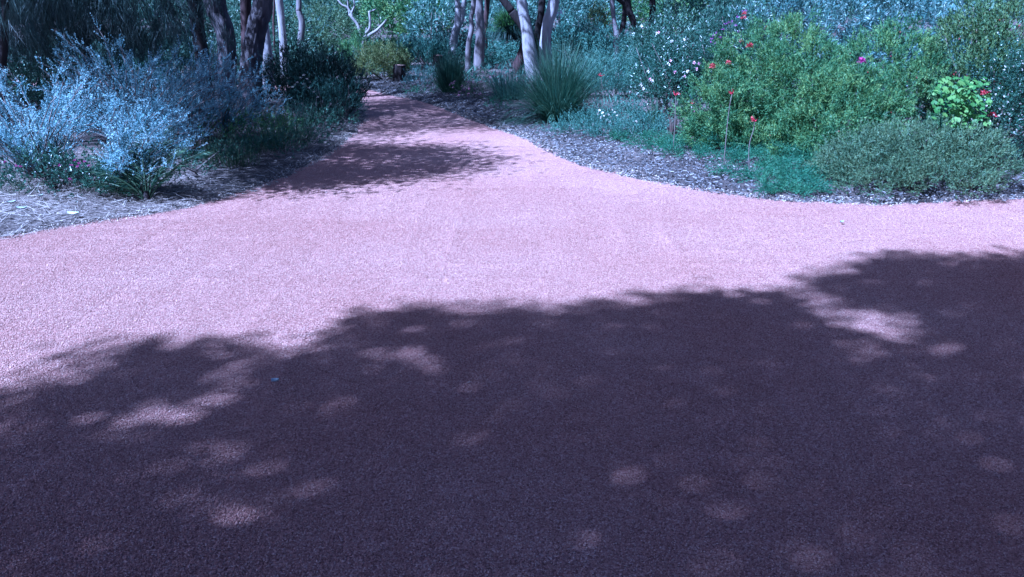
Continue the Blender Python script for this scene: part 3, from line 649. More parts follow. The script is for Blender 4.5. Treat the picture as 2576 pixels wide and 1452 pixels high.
def tuft(name, label, px, py, n, h, spread, w, mat, r0=.08, group=None, droop=.5, cat='grass'):
    r = plant(name, label, cat, px, py, group); g = Geo(); blades(g, n, h, spread, w, r0, droop); g.obj('blades', M[mat], r); return r
tuft('grass_tuft', 'short green grass tuft under the cycad, left of its stem', 330, 500, 150, .16, .35, .005, 'grass', .18)
tuft('grass_tuft', 'sparse grass tuft left of the cycad by the pink flowered shrub', 250, 497, 110, .17, .4, .005, 'grass', .2)
tuft('grass_tuft', 'small grass tuft on the straw at the left edge', 60, 505, 80, .14, .5, .005, 'grass', .2)
tuft('grass_tuft', 'shaded grass clump at the verge below the furrowed trunks', 585, 425, 220, .28, .5, .006, 'grass', .3)
tuft('grass_tuft', 'shaded grass clump right of the bright silver branch', 520, 405, 240, .34, .5, .006, 'grass', .35)
tuft('grass_tuft', 'shaded green grass clump under the silver sprays', 690, 385, 260, .36, .5, .006, 'grass', .4)
tuft('grass_tuft', 'tall thin grass in front of the dark feathery shrub', 720, 345, 260, .5, .4, .006, 'tussock', .4)
bush('low_green_shrub', 'low leafy green shrub in shade beneath the silver sprays', 600, 10.3, [lob(590, 10.4, 200, 300), lob(690, 10.7, 150, 300)], 'grevillea', dens=50, per=4, m=8, ll=.035, lw=.013, kind='leaf', stems=5)
bush('low_green_shrub', 'small shaded leafy plant at the verge left of the path', 770, 10.9, [lob(765, 10.9, 110, 330)], 'tussock', dens=60, per=4, m=8, ll=.035, lw=.012, kind='leaf', stems=4)
bush('dark_feathery_shrub', 'dark feathery conifer like shrub beside the path', 785, 13.9, [lob(740, 14, 150, 140), lob(810, 13.9, 170, 135), lob(860, 13.8, 110, 165), lob(800, 13.3, 190, 215, lift=.3)], 'dark', dens=85, per=6, m=13, tl=.3, ll=.05, lw=.012, ang=.4, up=1.3, jit=.3, lump=.1)
root, rel = bush('grey_flowered_shrub', 'small grey green shrub with pale flowers before the dark feathery shrub', 785, 12.7, [lob(780, 12.7, 120, 200), lob(745, 12.6, 70, 240)], 'teal', dens=60, per=4, m=8, ll=.03, lw=.008, stems=5)
for px, py in [(757, 196), (765, 190), (772, 199), (748, 208), (742, 214), (764, 212), (778, 222), (790, 232), (736, 220), (800, 245)]: px_flower(root, px, py, 12.2, 'white', .028, 10)
bush('bronze_shrub', 'rounded dark green shrub where the path bends', 862, 13.2, [lob(862, 13.2, 95, 200), lob(835, 13.0, 80, 215)], 'teal', dens=70, per=5, m=9, ll=.035, lw=.008, up=.9, stems=5)
bush('shaded_shrub', 'dark leafy shrub behind the silver shrubs, nearest the left edge', 70, 13.5, [lob(40, 13.5, 240, 40, lift=.3), lob(150, 13.8, 200, 60, lift=.3), lob(60, 12.6, 260, 170, lift=.3)], 'gum', dens=48, per=5, m=7, ll=.06, lw=.02, kind='leaf')
bush('shaded_shrub', 'shaded fine leaved shrub behind the weeping needles', 300, 16.5, [lob(240, 15.5, 260, 20, lift=.3), lob(400, 16, 240, 40, lift=.3), lob(320, 14.8, 300, 150, lift=.3)], 'teal', dens=34, per=5, m=9, tl=.2, ll=.07, lw=.018)
bush('shaded_shrub', 'olive leafy shrub glimpsed between the leaning and crooked trunks', 450, 20, [lob(450, 19, 220, 10, lift=.3), lob(570, 20, 170, 10, lift=.3), lob(500, 18, 200, 130, lift=.3)], 'gum', dens=24, per=5, m=8, cr=.1, tl=.25, ll=.09, lw=.028, kind='leaf')
bush('shaded_shrub', 'leafy shrub seen between the furrowed and the slim white trunk', 670, 24, [lob(650, 23, 180, 0, lift=.3), lob(730, 25, 150, 30, lift=.3), lob(700, 22.5, 160, 110, lift=.3)], 'gum', dens=22, per=5, m=8, cr=.12, tl=.25, ll=.10, lw=.03, kind='leaf')

# ------------------------------------------------------------------ the bend and the middle distance
bk = dict(inner=.1, lump=.24, dens=8, per=9, m=9, cr=.13, tl=.3, ll=.13, lw=.042, kind='leaf', stems=8, sr=.03)
bush('round_bush', 'round pale green bush behind the slim grey trunk', 830, 29, [lob(830, 29, 190, 20), lob(790, 28, 120, 70), lob(880, 29.5, 80, 60)], 'olive', **{**bk, 'dens': 14, 'll': .085, 'lw': .03})
bush('tall_shrub', 'tall glossy leaved shrub filling the gap left of the bare branched tree', 760, 34, [lob(745, 34, 170, -40), lob(830, 36, 140, -50)], 'gumpale', **bk)
bush('tall_shrub', 'tall dull green shrub right of the bare branched tree', 1000, 34, [lob(985, 34, 150, -30), lob(1060, 35, 150, -40), lob(930, 37, 130, -50)], 'grevillea', **bk)
bush('tall_shrub', 'pale blue green shrub left of the forked pale trunk', 1090, 31, [lob(1080, 31, 110, 20), lob(1120, 32, 90, 0)], 'gumpale', **bk)
bush('tall_shrub', 'bright dappled shrub between the middle trunks and the white leaning trunk', 1255, 30, [lob(1240, 30, 110, 40), lob(1290, 31, 100, 10)], 'gumpale', **bk)
bush('tall_shrub', 'hazy blue green shrub behind the stout white trunks', 1420, 34, [lob(1400, 34, 150, -10), lob(1490, 35, 140, -20)], 'gumpale', **bk)
bush('tall_shrub', 'yellow topped shrub left of the far forked trunk', 1500, 29, [lob(1500, 29, 60, 35)], 'yellow', **{**bk, 'dens': 14, 'll': .085, 'lw': .025})
bush('tall_shrub', 'soft teal shrub below the yellow topped shrub', 1460, 27, [lob(1455, 27, 110, 60), lob(1520, 27.5, 90, 75)], 'teal', **{**bk, 'dens': 14, 'll': .085, 'lw': .02})
bush('tall_shrub', 'dull green shrub around the far leaning trunk', 1600, 38, [lob(1580, 38, 150, 0), lob(1680, 38, 140, -30)], 'grevillea', **bk)
bush('tall_shrub', 'fine leaved shrub rising behind the white flowered shrub', 1720, 24, [lob(1700, 24, 150, -10), lob(1800, 24, 150, -30)], 'teal', **{**bk, 'dens': 15, 'll': .08, 'lw': .02})
bush('fine_green_shrub', 'fine green brush shaped shrub behind the yellow green bush', 950, 24.5, [lob(905, 24.5, 90, 98), lob(985, 24.3, 80, 105)], 'grevillea', dens=50, per=5, m=11, tl=.3, ll=.08, lw=.018, up=1.4, jit=.3)
root, rel = bush('yellow_bush', 'yellow green feathery bush at the bend of the path', 965, 20.6, [lob(955, 20.6, 115, 122), lob(1000, 20.7, 70, 130), lob(925, 20.5, 60, 140)], 'yellow', dens=70, per=6, m=11, tl=.24, ll=.055, lw=.016, up=.4)
bush('red_tipped_shrub', 'grey green shrub with reddish tips behind the far stump', 1075, 25, [lob(1060, 25, 120, 112), lob(1110, 25.5, 80, 118)], 'teal', dens=42, per=5, m=10, tl=.25, ll=.08, lw=.02, up=1.0)
bush('blue_grey_shrub', 'low blue grey shrub between the stump and the dark tussock', 1070, 19, [lob(1070, 19, 85, 172), lob(1045, 18.8, 60, 185)], 'silverblue', dens=60, per=4, m=9, ll=.05, lw=.012, up=.8, stems=5)
bush('leafy_groundcover', 'pale green ground cover at the inner edge of the bend', 1075, 17.2, [lob(1070, 17.3, 90, 222), lob(1030, 17.8, 70, 226)], 'conifer', cat='ground cover', dens=60, per=4, m=8, ll=.035, lw=.01, stems=0, ground=.0)
# stumps
def stump(name, label, px, py, w, h):
    x, y = at(px, py); s_ = y / FPX; r = w * s_ / 2; root = thing(name, label, 'stump', (x, y, g1(x, y) - .02)); hh = h * s_
    V, F = tube([(0, 0, -.05), (0, 0, hh * .3), (0, 0, hh * .7), (.01, 0, hh)], [r * 1.12, r, r * .98, r * .95], seg=36, sub=7, ridge=.10, nridge=8, cap=False)
    new_obj('bark', make_mesh('bark', V, quads_to_tris(F), M['dark_bark'], np.zeros(len(V)), True), root)
    a = np.arange(20) / 20 * 6.283; rr = r * .9 * (1 + .04 * np.sin(a * 3)); V = np.c_[np.cos(a) * rr + .01, np.sin(a) * rr, np.full(20, hh * 1.0)]
    V = np.concatenate([V, V * [1, 1, 0] + [0, 0, hh - .05], [[.01, 0, hh + .01]]]); i = np.arange(20); j = (i + 1) % 20
    F = np.concatenate([np.stack([i, j, np.full(20, 40)], -1), np.stack([i, i + 20, j + 20], -1), np.stack([i, j + 20, j], -1)])
    new_obj('cut_top', make_mesh('cut_top', V, F, M['cut_wood'], np.zeros(41)), root); return root
stump('tree_stump', 'dark sawn stump beside the yellow green bush', 1006, 213, 31, 40)
stump('tree_stump', 'far pale topped stump behind the blue grey shrub', 1102, 190, 24, 38)
tuft('tussock', 'dark green rush tussock in front of the middle trunks', 1133, 240, 900, .82, .42, .011, 'tussock', .16, droop=.25, cat='tussock')
root, rel = bush('heath_shrub', 'low heath shrub with pale pink flowers below the mottled trunk', 1185, 16.8, [lob(1165, 16.8, 80, 205), lob(1215, 17.2, 90, 185), lob(1190, 16.2, 90, 225)], 'olive', dens=60, per=4, m=8, ll=.03, lw=.01, stems=6)
for k in range(46):
    l = rel[k % 3]; d = sph(1, .1)[0]; d[1] = -abs(d[1]); flower_head(root, on_lobe(l, d), M['pink'], .035, 10)
tuft('grass_clump', 'loose grey green grass between the heath shrub and the large tussock', 1285, 262, 500, .62, .5, .009, 'teal', .3, droop=.5, cat='grass')
bush('leafy_groundcover', 'pale leafy ground cover left of the large tussock', 1275, 14.3, [lob(1270, 14.3, 90, 262), lob(1240, 14.8, 60, 262)], 'conifer', cat='ground cover', dens=70, per=4, m=7, ll=.03, lw=.012, kind='leaf', stems=0)
# grasstree: leaning trunk, dark skirt, green crown
root = plant('grasstree', 'grasstree with dark skirt and bright green crown behind the white trunks', 'grasstree', 1302, 199)
V, F = tube([(.02, -.1, -.05), (.0, -.12, .2), (.1, -.06, .48), (.17, 0, .72)], [.09, .115, .11, .09], seg=20, sub=5, knots=.15); new_obj('trunk', make_mesh('trunk', V, quads_to_tris(F), M['red_bark'], np.zeros(len(V)), True), root)
g = Geo(); blades(g, 2200, .9, .55, .011, .12, 3.0, centre=(-.14, .14, .80)); g.obj('skirt', M['dark'], root)
g = Geo(); blades(g, 1300, .62, .95, .010, .10, .9, centre=(-.28, .2, 1.0)); g.obj('crown', M['lime'], root)
for k, px in enumerate([1402, 1440, 1480]):
    tuft('dark_tussock', ['dark rush clump immediately right of the stout grey white trunk', 'dark rush clump in the middle of the row behind the large tussock', 'dark rush clump at the right end of the row behind the large tussock'][k], px, 172 + 3 * k, 700, 1.15, .32, .014, 'dark', .3, droop=.3, group='dark rush clumps behind the large tussock', cat='tussock')
tuft('large_tussock', 'large fountain shaped green tussock at the right edge of the path', 1402, 312, 2600, 1.2, .72, .0085, 'tussock', .17, droop=.75, cat='tussock')
bush('broom_shrub', 'fine teal broom shrub right of the large tussock', 1545, 15.5, [lob(1520, 15.5, 130, 160), lob(1590, 15.8, 120, 150), lob(1480, 15.8, 80, 190)], 'teal', dens=66, per=6, m=11, tl=.3, ll=.06, lw=.011, up=1.4, jit=.3)

fill = dict(dens=24, per=5, m=9, cr=.1, tl=.25, ll=.09, lw=.028, kind='leaf', stems=5, sr=.02)
bush('understorey_shrub', 'low leafy shrub behind the two stumps', 1040, 27.5, [lob(1010, 27.5, 130, 115, lift=.3), lob(1090, 28, 130, 105, lift=.3)], 'gumpale', **fill)
bush('understorey_shrub', 'low dark shrub at the foot of the forked pale trunk', 1150, 29, [lob(1140, 29, 100, 90, lift=.3), lob(1185, 28, 90, 110, lift=.3)], 'dark', **fill)
bush('understorey_shrub', 'dense green shrub left of the grasstree', 1245, 26, [lob(1235, 26, 100, 90, lift=.3), lob(1275, 25, 80, 120, lift=.3), lob(1210, 25, 60, 135, lift=.3)], 'teal', **fill)
bush('understorey_shrub', 'dense shrub behind the grasstree and dark slender trunk', 1340, 28, [lob(1330, 28, 120, 60, lift=.3), lob(1385, 27, 100, 90, lift=.3)], 'dark', **fill)
bush('understorey_shrub', 'grey green shrub behind the row of dark rush clumps', 1450, 23.5, [lob(1420, 23.5, 110, 85, lift=.3), lob(1510, 23, 130, 95, lift=.3)], 'teal', **fill)
bush('understorey_shrub', 'soft green shrub at the foot of the far forked trunk', 1570, 20, [lob(1545, 20.5, 130, 105, lift=.3), lob(1630, 20, 140, 95, lift=.3)], 'teal', **{**fill, 'dens': 30, 'll': .07, 'lw': .018})
bush('understorey_shrub', 'broad leafy shrub behind the white flowered shrub', 1700, 16.5, [lob(1690, 16.5, 190, 60, lift=.3), lob(1800, 16.5, 170, 40, lift=.3), lob(1620, 17, 130, 90, lift=.3)], 'gum', **{**fill, 'dens': 34, 'll': .07, 'lw': .022})
# ------------------------------------------------------------------ right of the path
root, rel = bush('white_flowered_shrub', 'loose leafy shrub dotted with white and pink blooms', 1690, 12.6, [lob(1660, 12.7, 150, 120), lob(1740, 12.8, 160, 130), lob(1690, 12.3, 170, 170), lob(1650, 13.2, 110, 70)], 'glossy', dens=60, per=4, m=9, tl=.22, ll=.045, lw=.02, kind='leaf', inner=.35, lump=.25)
for px, py in [(2046 / 1.268, 66), (1652, 84), (1656, 82), (1690, 104), (1720, 100), (1630, 180), (1635, 200), (1640, 204), (1612, 214), (1618, 223), (1686, 153), (1684, 164), (1698, 182), (1758, 160), (1752, 174), (1746, 158), (1730, 180), (1722, 193), (1746, 280)]:
    px_flower(root, px, py, 11.7 if py > 130 else 12.3, 'white' if (int(px) % 3) else 'pink', .026, 10, 'open')
for pp in [[(1700, 330), (1650, 250), (1600, 120)], [(1720, 300), (1790, 190), (1830, 120)], [(1720, 290), (1600, 262), (1560, 248)], [(1760, 290), (1830, 200), (1845, 110)], [(1700, 300), (1680, 200), (1640, 110)]]:
    o_ = np.array(root.location); V, F = tube([wp(a, b, 12.3) - o_ for a, b in pp], [.008, .006, .003], seg=5, sub=4); new_obj('stem', make_mesh('stem', V, quads_to_tris(F), M['stem'], np.zeros(len(V)), True), root)
G2 = dict(dens=54, per=18, m=15, cr=.040, tl=.12, ll=.032, lw=.0088, ang=.55, inner=.2, lump=.19, jit=.65)
root, rel = bush('grevillea_bush', 'big fine leaved green bush, tallest and left of the pair on the right', 1930, 10.4, [lob(1965, 10.5, 300, 62), lob(1830, 9.9, 210, 190), lob(2010, 10.0, 300, 110), lob(1890, 10.0, 240, 270)], 'grevillea', **G2)
for px, py, Y, s in [(1886, 117, 9.75, .055), (1793, 168, 9.6, .05), (1832, 158, 9.8, .04), (1872, 36, 10.4, .04), (2167, 156, 9.3, .055)][:4]: px_flower(root, px, py, Y, 'red', s)
root, rel = bush('grevillea_bush', 'broad fine leaved green bush with a single magenta flower', 2230, 9.9, [lob(2230, 10.0, 330, 92), lob(2140, 9.5, 300, 190), lob(2300, 9.5, 240, 190), lob(2080, 9.2, 260, 280)], 'grevillea', **G2)
px_flower(root, 2167, 156, 9.15, 'magenta', .06, 40)
for k in range(22):
    l = rel[k % 4]; d = sph(1, .0)[0]; d[1] = -abs(d[1]); flower_head(root, on_lobe(l, d), M['red'], .014, 8)
bush('grevillea_bush', 'lower rounded lobe of fine green foliage above the mulch', 1830, 9.9, [lob(1812, 10.0, 170, 300), lob(1960, 9.7, 260, 310), lob(2080, 9.3, 160, 340)], 'grevillea', **{**G2, 'dens': 85, 'stems': 0})
root, rel = bush('silver_leaved_shrub', 'tall silvery narrow leaved shrub along the top right', 2080, 13.2, [lob(1960, 13.2, 260, -20), lob(2110, 13, 280, -30), lob(2260, 12.6, 280, -10), lob(2380, 12.3, 200, 20)], 'silverblue', dens=44, per=5, m=9, tl=.22, ll=.075, lw=.017, kind='leaf', up=.3)
root, rel = bush('purple_flowered_shrub', 'dark shrub with purple and red blooms left of the silvery shrub', 1840, 12.4, [lob(1830, 12.4, 170, 30), lob(1890, 12.2, 140, 60), lob(1780, 12.6, 110, 90)], 'glossy', dens=60, per=5, m=9, tl=.2, ll=.06, lw=.014, kind='leaf', lump=.22)
for px, py in [(1795, 90), (1802, 84), (1812, 95), (1825, 62), (1833, 58), (1842, 55), (1850, 65), (1860, 80), (1788, 108), (1798, 110), (1868, 30), (1876, 28), (1855, 44), (1818, 75), (1790, 99), (1806, 105)]: px_flower(root, px, py, 11.5, 'purple', .03, 12)
for px, py in [(1870, 46), (1886, 117), (1863, 105), (1930, 70)]: px_flower(root, px, py, 11.3, 'red', .045, 26)
root, rel = bush('bottlebrush_shrub', 'upright green shrub with dull red buds in the top right corner', 2480, 9.6, [lob(2430, 9.7, 190, 10), lob(2540, 9.5, 190, -10), lob(2470, 9.3, 200, 120)], 'budding', dens=75, per=7, m=9, tl=.17, ll=.045, lw=.014, kind='leaf', up=1.1, jit=.35)
for k in range(30):
    l = rel[k % 3]; d = sph(1, -.1)[0]; d[1] = -abs(d[1]); flower_head(root, on_lobe(l, d, .98), M['red'], .02, 8)
px_flower(root, 2478, 237, 8.6, 'red', .06, 36); px_flower(root, 2497, 292, 8.5, 'red', .05, 26)
root, rel = bush('white_starred_shrub', 'dark small leaved shrub starred with tiny white flowers at the right edge', 2540, 8.9, [lob(2550, 8.9, 190, 140), lob(2530, 8.6, 150, 240), lob(2600, 8.7, 160, 150)], 'glossy', dens=90, per=7, m=9, tl=.14, ll=.03, lw=.013, kind='leaf')
for k in range(110):
    l = rel[k % 3]; d = sph(1, -.1)[0]; d[1] = -abs(d[1]); flower_head(root, on_lobe(l, d, U(.96, 1.06)), M['white'], .013, 5, 'flower', 'open')
# bright plant with lobed leaves, every leaf its own piece
root = plant('lobed_leaf_plant', 'bright green plant with rounded lobed leaves between the right hand shrubs', 'plant', 0, 0, xy=(X(2420, 8.75), 8.75))
def lobed_leaf(s):
    k = 15; a = np.linspace(-2.75, 2.75, k); r = s * (.78 + .22 * np.abs(np.cos(a * 1.9))) * (1 - .12 * np.abs(a) / 2.75)
    V = np.c_[np.sin(a) * r, np.cos(a) * r, .22 * r * np.abs(np.sin(a)) - .1 * r]; V = np.concatenate([[[0, 0, 0]], V]); i = np.arange(1, k)
    return make_mesh('leaf', V, np.stack([np.zeros(k - 1, int), i, i + 1], -1), M['lime'], np.full(k + 1, U(0, 1)))
lm = [lobed_leaf(s_) for s_ in (.018, .021, .024, .028, .031, .034, .038, .026, .022, .030)]
org = np.array(root.location)
for k in range(290):
    px = 2418 + rng.normal() * 36 + (0 if k % 3 else 22); py = U(195, 325); Yk = 8.35 + U(-.2, .3)
    px = np.clip(px, 2350 + max(0, 240 - py) * .45, 2488)
    o = new_obj('leaf', lm[k % 10], root); o.location = wp(px, py, Yk) - org
    o.rotation_euler = (U(.3, 1.1), U(-.5, .5), U(-1.2, 1.2)); s = U(.85, 1.3); o.scale = (s, s, s)
tb = Tubes()
for k in range(26):
    e = wp(U(2365, 2480), U(200, 315), 8.45) - org; tb.add([(U(-.1, .1), 0, 0), e * .5 + [0, .08, .05], e], [.008, .006, .003], seg=5, sub=2)
tb.obj('stems', M['conifer'], root)
bush('dark_shrub', 'dark leafy shrub filling the hollow behind the lobed leaf plant', 2440, 9.35, [lob(2440, 9.4, 210, 180)], 'dark', dens=80, per=6, m=8, ll=.035, lw=.014, kind='leaf')
root, rel = bush('low_grey_bush', 'low wide grey green bush spilling over the path edge at right', 2330, 7.9, [lob(2200, 8.0, 230, 345), lob(2340, 8.0, 320, 318), lob(2470, 7.95, 240, 335), lob(2250, 7.7, 250, 400), lob(2410, 7.65, 260, 405), lob(2140, 8.2, 150, 385)], 'olive', stems=0, dens=95, per=12, m=11, cr=.045, tl=.11, ll=.026, lw=.0085, ang=.6, jit=.6, inner=.25, lump=.10, ground=.01)
def prostrate(name, label, px, py, spots, mat='conifer', n=9):
    """flat feathery fans creeping over the mulch"""
    root = plant(name, label, 'ground cover', px, py); o = np.array(root.location); g = Geo()
    for (a, b, L_, hz) in spots:
        c = at(a, b); c = np.array([c[0], c[1], g1(*c)]) - o
        for k in range(n):
            an = U(-3.14, 0.6); d = nrm(np.array([math.cos(an), math.sin(an) * .8, hz * U(.2, 1)])); m = 26
            t = np.linspace(.05, 1, m)[:, None]; line = c + rng.normal(size=3) * [.08, .08, .01] + [0, 0, .03] + d * t * L_ * U(.5, 1.1) - np.array([0, 0, .35]) * t ** 2 * L_ * .4
            line[:, 2] = np.maximum(line[:, 2], .02); T = nrm(np.gradient(line, axis=0)); T = nrm(T * .7 + perp(T) * .6 + [0, 0, .35])
            twig_leaves(g, line, T, np.full(m, U(0, 1)), .09, 12, .022, .006, .6)
    g.obj('foliage', M[mat], root); return root
prostrate('feathery_groundcover', 'bright feathery ground cover creeping over the mulch below the big bush', 1760, 402, [(1640, 382, .3, .3), (1600, 366, .35, .3), (1555, 360, .3, .3), (1690, 372, .4, .4), (1900, 392, .4, .5), (1670, 388, .4, .3), (1740, 395, .45, .5), (1800, 398, .45, .5), (1860, 400, .4, .5), (1720, 408, .3, .3), (1820, 415, .35, .4)])
prostrate('feathery_groundcover', 'bright feathery ground cover touching the path edge beside the low bush', 1970, 470, [(1900, 440, .4, .4), (1960, 440, .4, .5), (2030, 435, .4, .5), (1930, 465, .4, .4), (1990, 475, .4, .5), (2050, 460, .35, .5), (1960, 490, .25, .3), (2000, 492, .22, .3), (1880, 455, .3, .3), (2060, 420, .3, .7), (1860, 425, .35, .4), (1920, 420, .4, .4), (1990, 425, .4, .5), (2090, 440, .3, .6), (2010, 455, .4, .4)], n=11)
root, rel = bush('flowering_groundcover', 'low green ground cover with small cream flowers by the large tussock', 1530, 11.6, [lob(1480, 11.5, 150, 295), lob(1560, 11.9, 180, 265), lob(1610, 11.3, 120, 300), lob(1450, 11.2, 130, 312), lob(1560, 10.9, 190, 318), lob(1650, 11.0, 130, 300)], 'teal', lump=.28, cat='ground cover', dens=80, per=9, m=9, cr=.05, tl=.10, ll=.026, lw=.009, kind='leaf', stems=4)
for px, py in [(1508, 278), (1520, 290), (1530, 288), (1540, 276), (1512, 296), (1526, 300), (1538, 296), (1545, 283), (1504, 286), (1534, 306), (1516, 284), (1552, 292), (1490, 312), (1600, 306)]: px_flower(root, px, py, 11.2, 'white', .020, 6, 'open')
tuft('strap_plant', 'green strap leaved plant on the mulch left of the brown reed clump', 1648, 348, 70, .42, .4, .018, 'grass', .05, droop=.6, cat='plant')
tuft('reed_clump', 'dead brown reed clump standing in the mulch', 1690, 367, 90, .3, .16, .006, 'reed', .05, droop=.1, cat='reeds')
def paw(label, px, py, px0, py0, Y):
    b = at(px0, py0) if Y is None else np.array([wp(px0, py0, Y)[0], Y]); Y = b[1]; z = g1(*b)
    root = thing('kangaroo_paw', label, 'flower', (b[0], b[1], z), 'kangaroo paw stalks'); o = np.array(root.location)
    e = wp(px, py, Y) - o
    V, F = tube([(0, 0, 0), e * [.05, 1, .5] + [U(-.03, .03), 0, .02], e * [.45, 1, .85], e], [.005, .0045, .004, .003], seg=6, sub=4); new_obj('stalk', make_mesh('stalk', V, quads_to_tris(F), M['stem'], np.zeros(len(V)), True), root)
    g = Geo(); k = 9; d = nrm(np.stack([rng.normal(size=k) * .6, rng.normal(size=k) * .4, U(.1, 1, k)], -1))
    g.leaf(np.tile(e, (k, 1)) - d * .01, d, U(.03, .06, k), .014, U(0, .5, k)); g.leaf(np.tile(e, (k, 1)) + d * .035, nrm(d + rng.normal(size=(k, 3)) * .5), .025, .009, U(0, 1, k)); g.obj('flower_head', M['red'], root)
paw('red kangaroo paw stalk right of the large tussock', 1512, 192, 1512, 318, None)
paw('short red kangaroo paw behind the cream flowered ground cover', 1510, 270, 1514, 302, None)
paw('red kangaroo paw stalk rising from the brown reed clump', 1700, 240, 1694, 366, 9.6)
paw('red kangaroo paw stalk bending against the big green bush', 1842, 236, 1822, 402, 8.8)
paw('red kangaroo paw stalk nearest the path above the feathery ground cover', 1898, 305, 1888, 412, 8.35)
paw('small red kangaroo paw low against the white flowered shrub', 1740, 262, 1736, 352, None)
paw('small red kangaroo paw near the top of the dark rush clumps', 1420, 176, 1420, 232, 17.5)

# ------------------------------------------------------------------ fallen leaves lying on path and verge
def fallen(label, px, py, L_, W_, a, mat='deadleaf', lift=.006):
    x, y = at(px, py); z = max(g1(x, y), .004) + lift; n = 7; t = np.linspace(-1, 1, n); w = W_ / 2 * np.sqrt(np.clip(1 - t ** 2, .02, 1)) * (1 - .25 * t)
    cz = .10 * L_ * t ** 2; V = np.concatenate([np.c_[t * L_ / 2, w, cz + .012], np.c_[t * L_ / 2, 0 * w, cz], np.c_[t * L_ / 2, -w, cz + .010]])
    Vb = V - [0, 0, .0012]; i = np.arange(n - 1); F = np.concatenate([np.stack([i + r * n, i + 1 + r * n, i + 1 + (r + 1) * n, i + (r + 1) * n], -1) for r in (0, 1)])
    V2 = np.concatenate([V, Vb]); F2 = np.concatenate([F[:, ::-1], F + 3 * n])
    o = new_obj('fallen_leaf', make_mesh('fallen_leaf', V2, F2, M[mat], np.full(len(V2), U(.3, .9)), True)); o.location = (x, y, z); o.rotation_euler = (U(-.1, .25), 0, a); tag(o, label, 'leaf')
fallen('pale blue grey leaf lying in the shade on the near path', 693, 968, .034, .020, .25, lift=.012)
fallen('small grey leaf lying on the sunlit path at right', 2117, 565, .036, .026, .2, lift=.012)
fallen('large pale leaf on the straw at the far left edge', 59, 549, .085, .035, .1, lift=.03)
fallen('pale leaf on the straw, higher of the two at the left edge', 34, 538, .07, .025, .6, lift=.03)
fallen('crumpled pale leaf near the path edge below the pink flowers', 187, 556, .10, .04, -.1, lift=.03)
fallen('small white leaf on the straw below the pink flowered shrub', 108, 522, .05, .025, 1.2, lift=.03)

# low undergrowth filling the beds behind the first plants
p, s = scatter(9500, -20, 24, 8.5, 42, lambda p, s: (s > 1.5) & (np.abs(p[:, 0]) < p[:, 1] * .68 + 3)); n = len(p); g = Geo(); pz = gz(p); m = 6
D = nrm(rng.normal(size=(n * m, 3)) * [.8, .8, .3] + [0, 0, .8]); sc2 = np.repeat(p[:, 1] / 16, m); R_ = np.clip(np.repeat(U(0, .8, n), m) + U(0, .3, n * m), 0, 1)
g.leaf(np.repeat(np.c_[p, pz], m, 0) + rng.normal(size=(n * m, 3)) * [.1, .1, .02], D, U(.07, .22, n * m) * sc2, U(.012, .03, n * m) * sc2, R_)
o = g.obj('undergrowth', M['teal']); o['kind'] = 'stuff'; o['label'] = 'low green undergrowth covering the ground between the shrubs'; o['category'] = 'undergrowth'

# a little wind blown litter on the path
p, s = scatter(150, -4.5, 5, 2.2, 12, lambda p, s: s < -.1); n = len(p); g = Geo(); aa = U(0, 6.28, n); D = nrm(np.stack([np.cos(aa), np.sin(aa), U(.0, .2, n)], -1))
g.leaf(np.c_[p, np.full(n, .012)], D, U(.010, .028, n), U(.003, .009, n), U(0, 1, n), flat=.8); o = g.obj('path_litter', M['straw']); o['kind'] = 'stuff'; o['label'] = 'tiny scraps of leaf and twig on the gravel path'; o['category'] = 'litter'

# ------------------------------------------------------------------ woodland beyond the garden: one far mass
g = Geo(); k = 330
cx_ = U(-46, 46, k); cy_ = U(44, 78, k); hh = U(2.5, 8.5, k)
for a, b, h in zip(cx_, cy_, hh):
    n = 60; r = U(1.6, 3.0); d = sph(n, -.2); P = np.array([a, b, h * .45]) + d * np.array([r, r, h * .55]) * (U(.75, 1.05, n) * (1 + .15 * wob(d * 3 + a, 1.)))[:, None]
    m = 4; P = np.repeat(P, m, 0) + rng.normal(size=(n * m, 3)) * .16; D = nrm(rng.normal(size=(n * m, 3)) + [0, 0, -.3])
    g.leaf(P, D, U(.25, .45, n * m), U(.11, .2, n * m), np.clip(U(0, .6) + U(0, .4, n * m), 0, 1))
o = g.obj('woodland', M['gum']); o['kind'] = 'stuff'; o['label'] = 'hazy blue green woodland filling the background'; o['category'] = 'woodland'

# ------------------------------------------------------------------ trees behind the camera that shade the near path
EDGE = [(-200, 985), (0, 962), (130, 952), (250, 902), (330, 868), (450, 846), (520, 862), (600, 905), (680, 905), (760, 856), (830, 850), (845, 812), (950, 790), (1010, 742), (1080, 752), (1150, 800), (1200, 795), (1250, 752), (1330, 750),
        (1400, 790), (1480, 770), (1650, 742), (1750, 724), (1850, 732), (1980, 728), (2060, 775), (2130, 815), (2230, 838), (2320, 872), (2430, 900), (2390, 820), (2290, 765), (2180, 738), (2100, 712), (2052, 690), (2048, 660), (2150, 672), (2230, 640), (2290, 616), (2420, 640), (2576, 620), (2900, 622)]
EDGE = [(x, y + 20) for x, y in EDGE]
SH = np.array([at(*p) for p in EDGE] + [(6.5, -1.2), (-6.0, -1.2)])
HOLES = [(870, 1030, 40), (1030, 905, 60), (970, 880, 30), (520, 1015, 60), (430, 1035, 45), (290, 1085, 50), (540, 1140, 70), (470, 1165, 40), (60, 1075, 50), (1500, 1088, 45), (1320, 945, 30), (2140, 875, 30), (2240, 965, 35),
         (2110, 1350, 45), (2210, 1340, 35), (60, 1430, 60), (560, 1245, 30), (2480, 930, 40)]
HO = [(at(a, b), r * np.linalg.norm(at(a + 1, b) - at(a, b)) + .034) for a, b, r in HOLES]
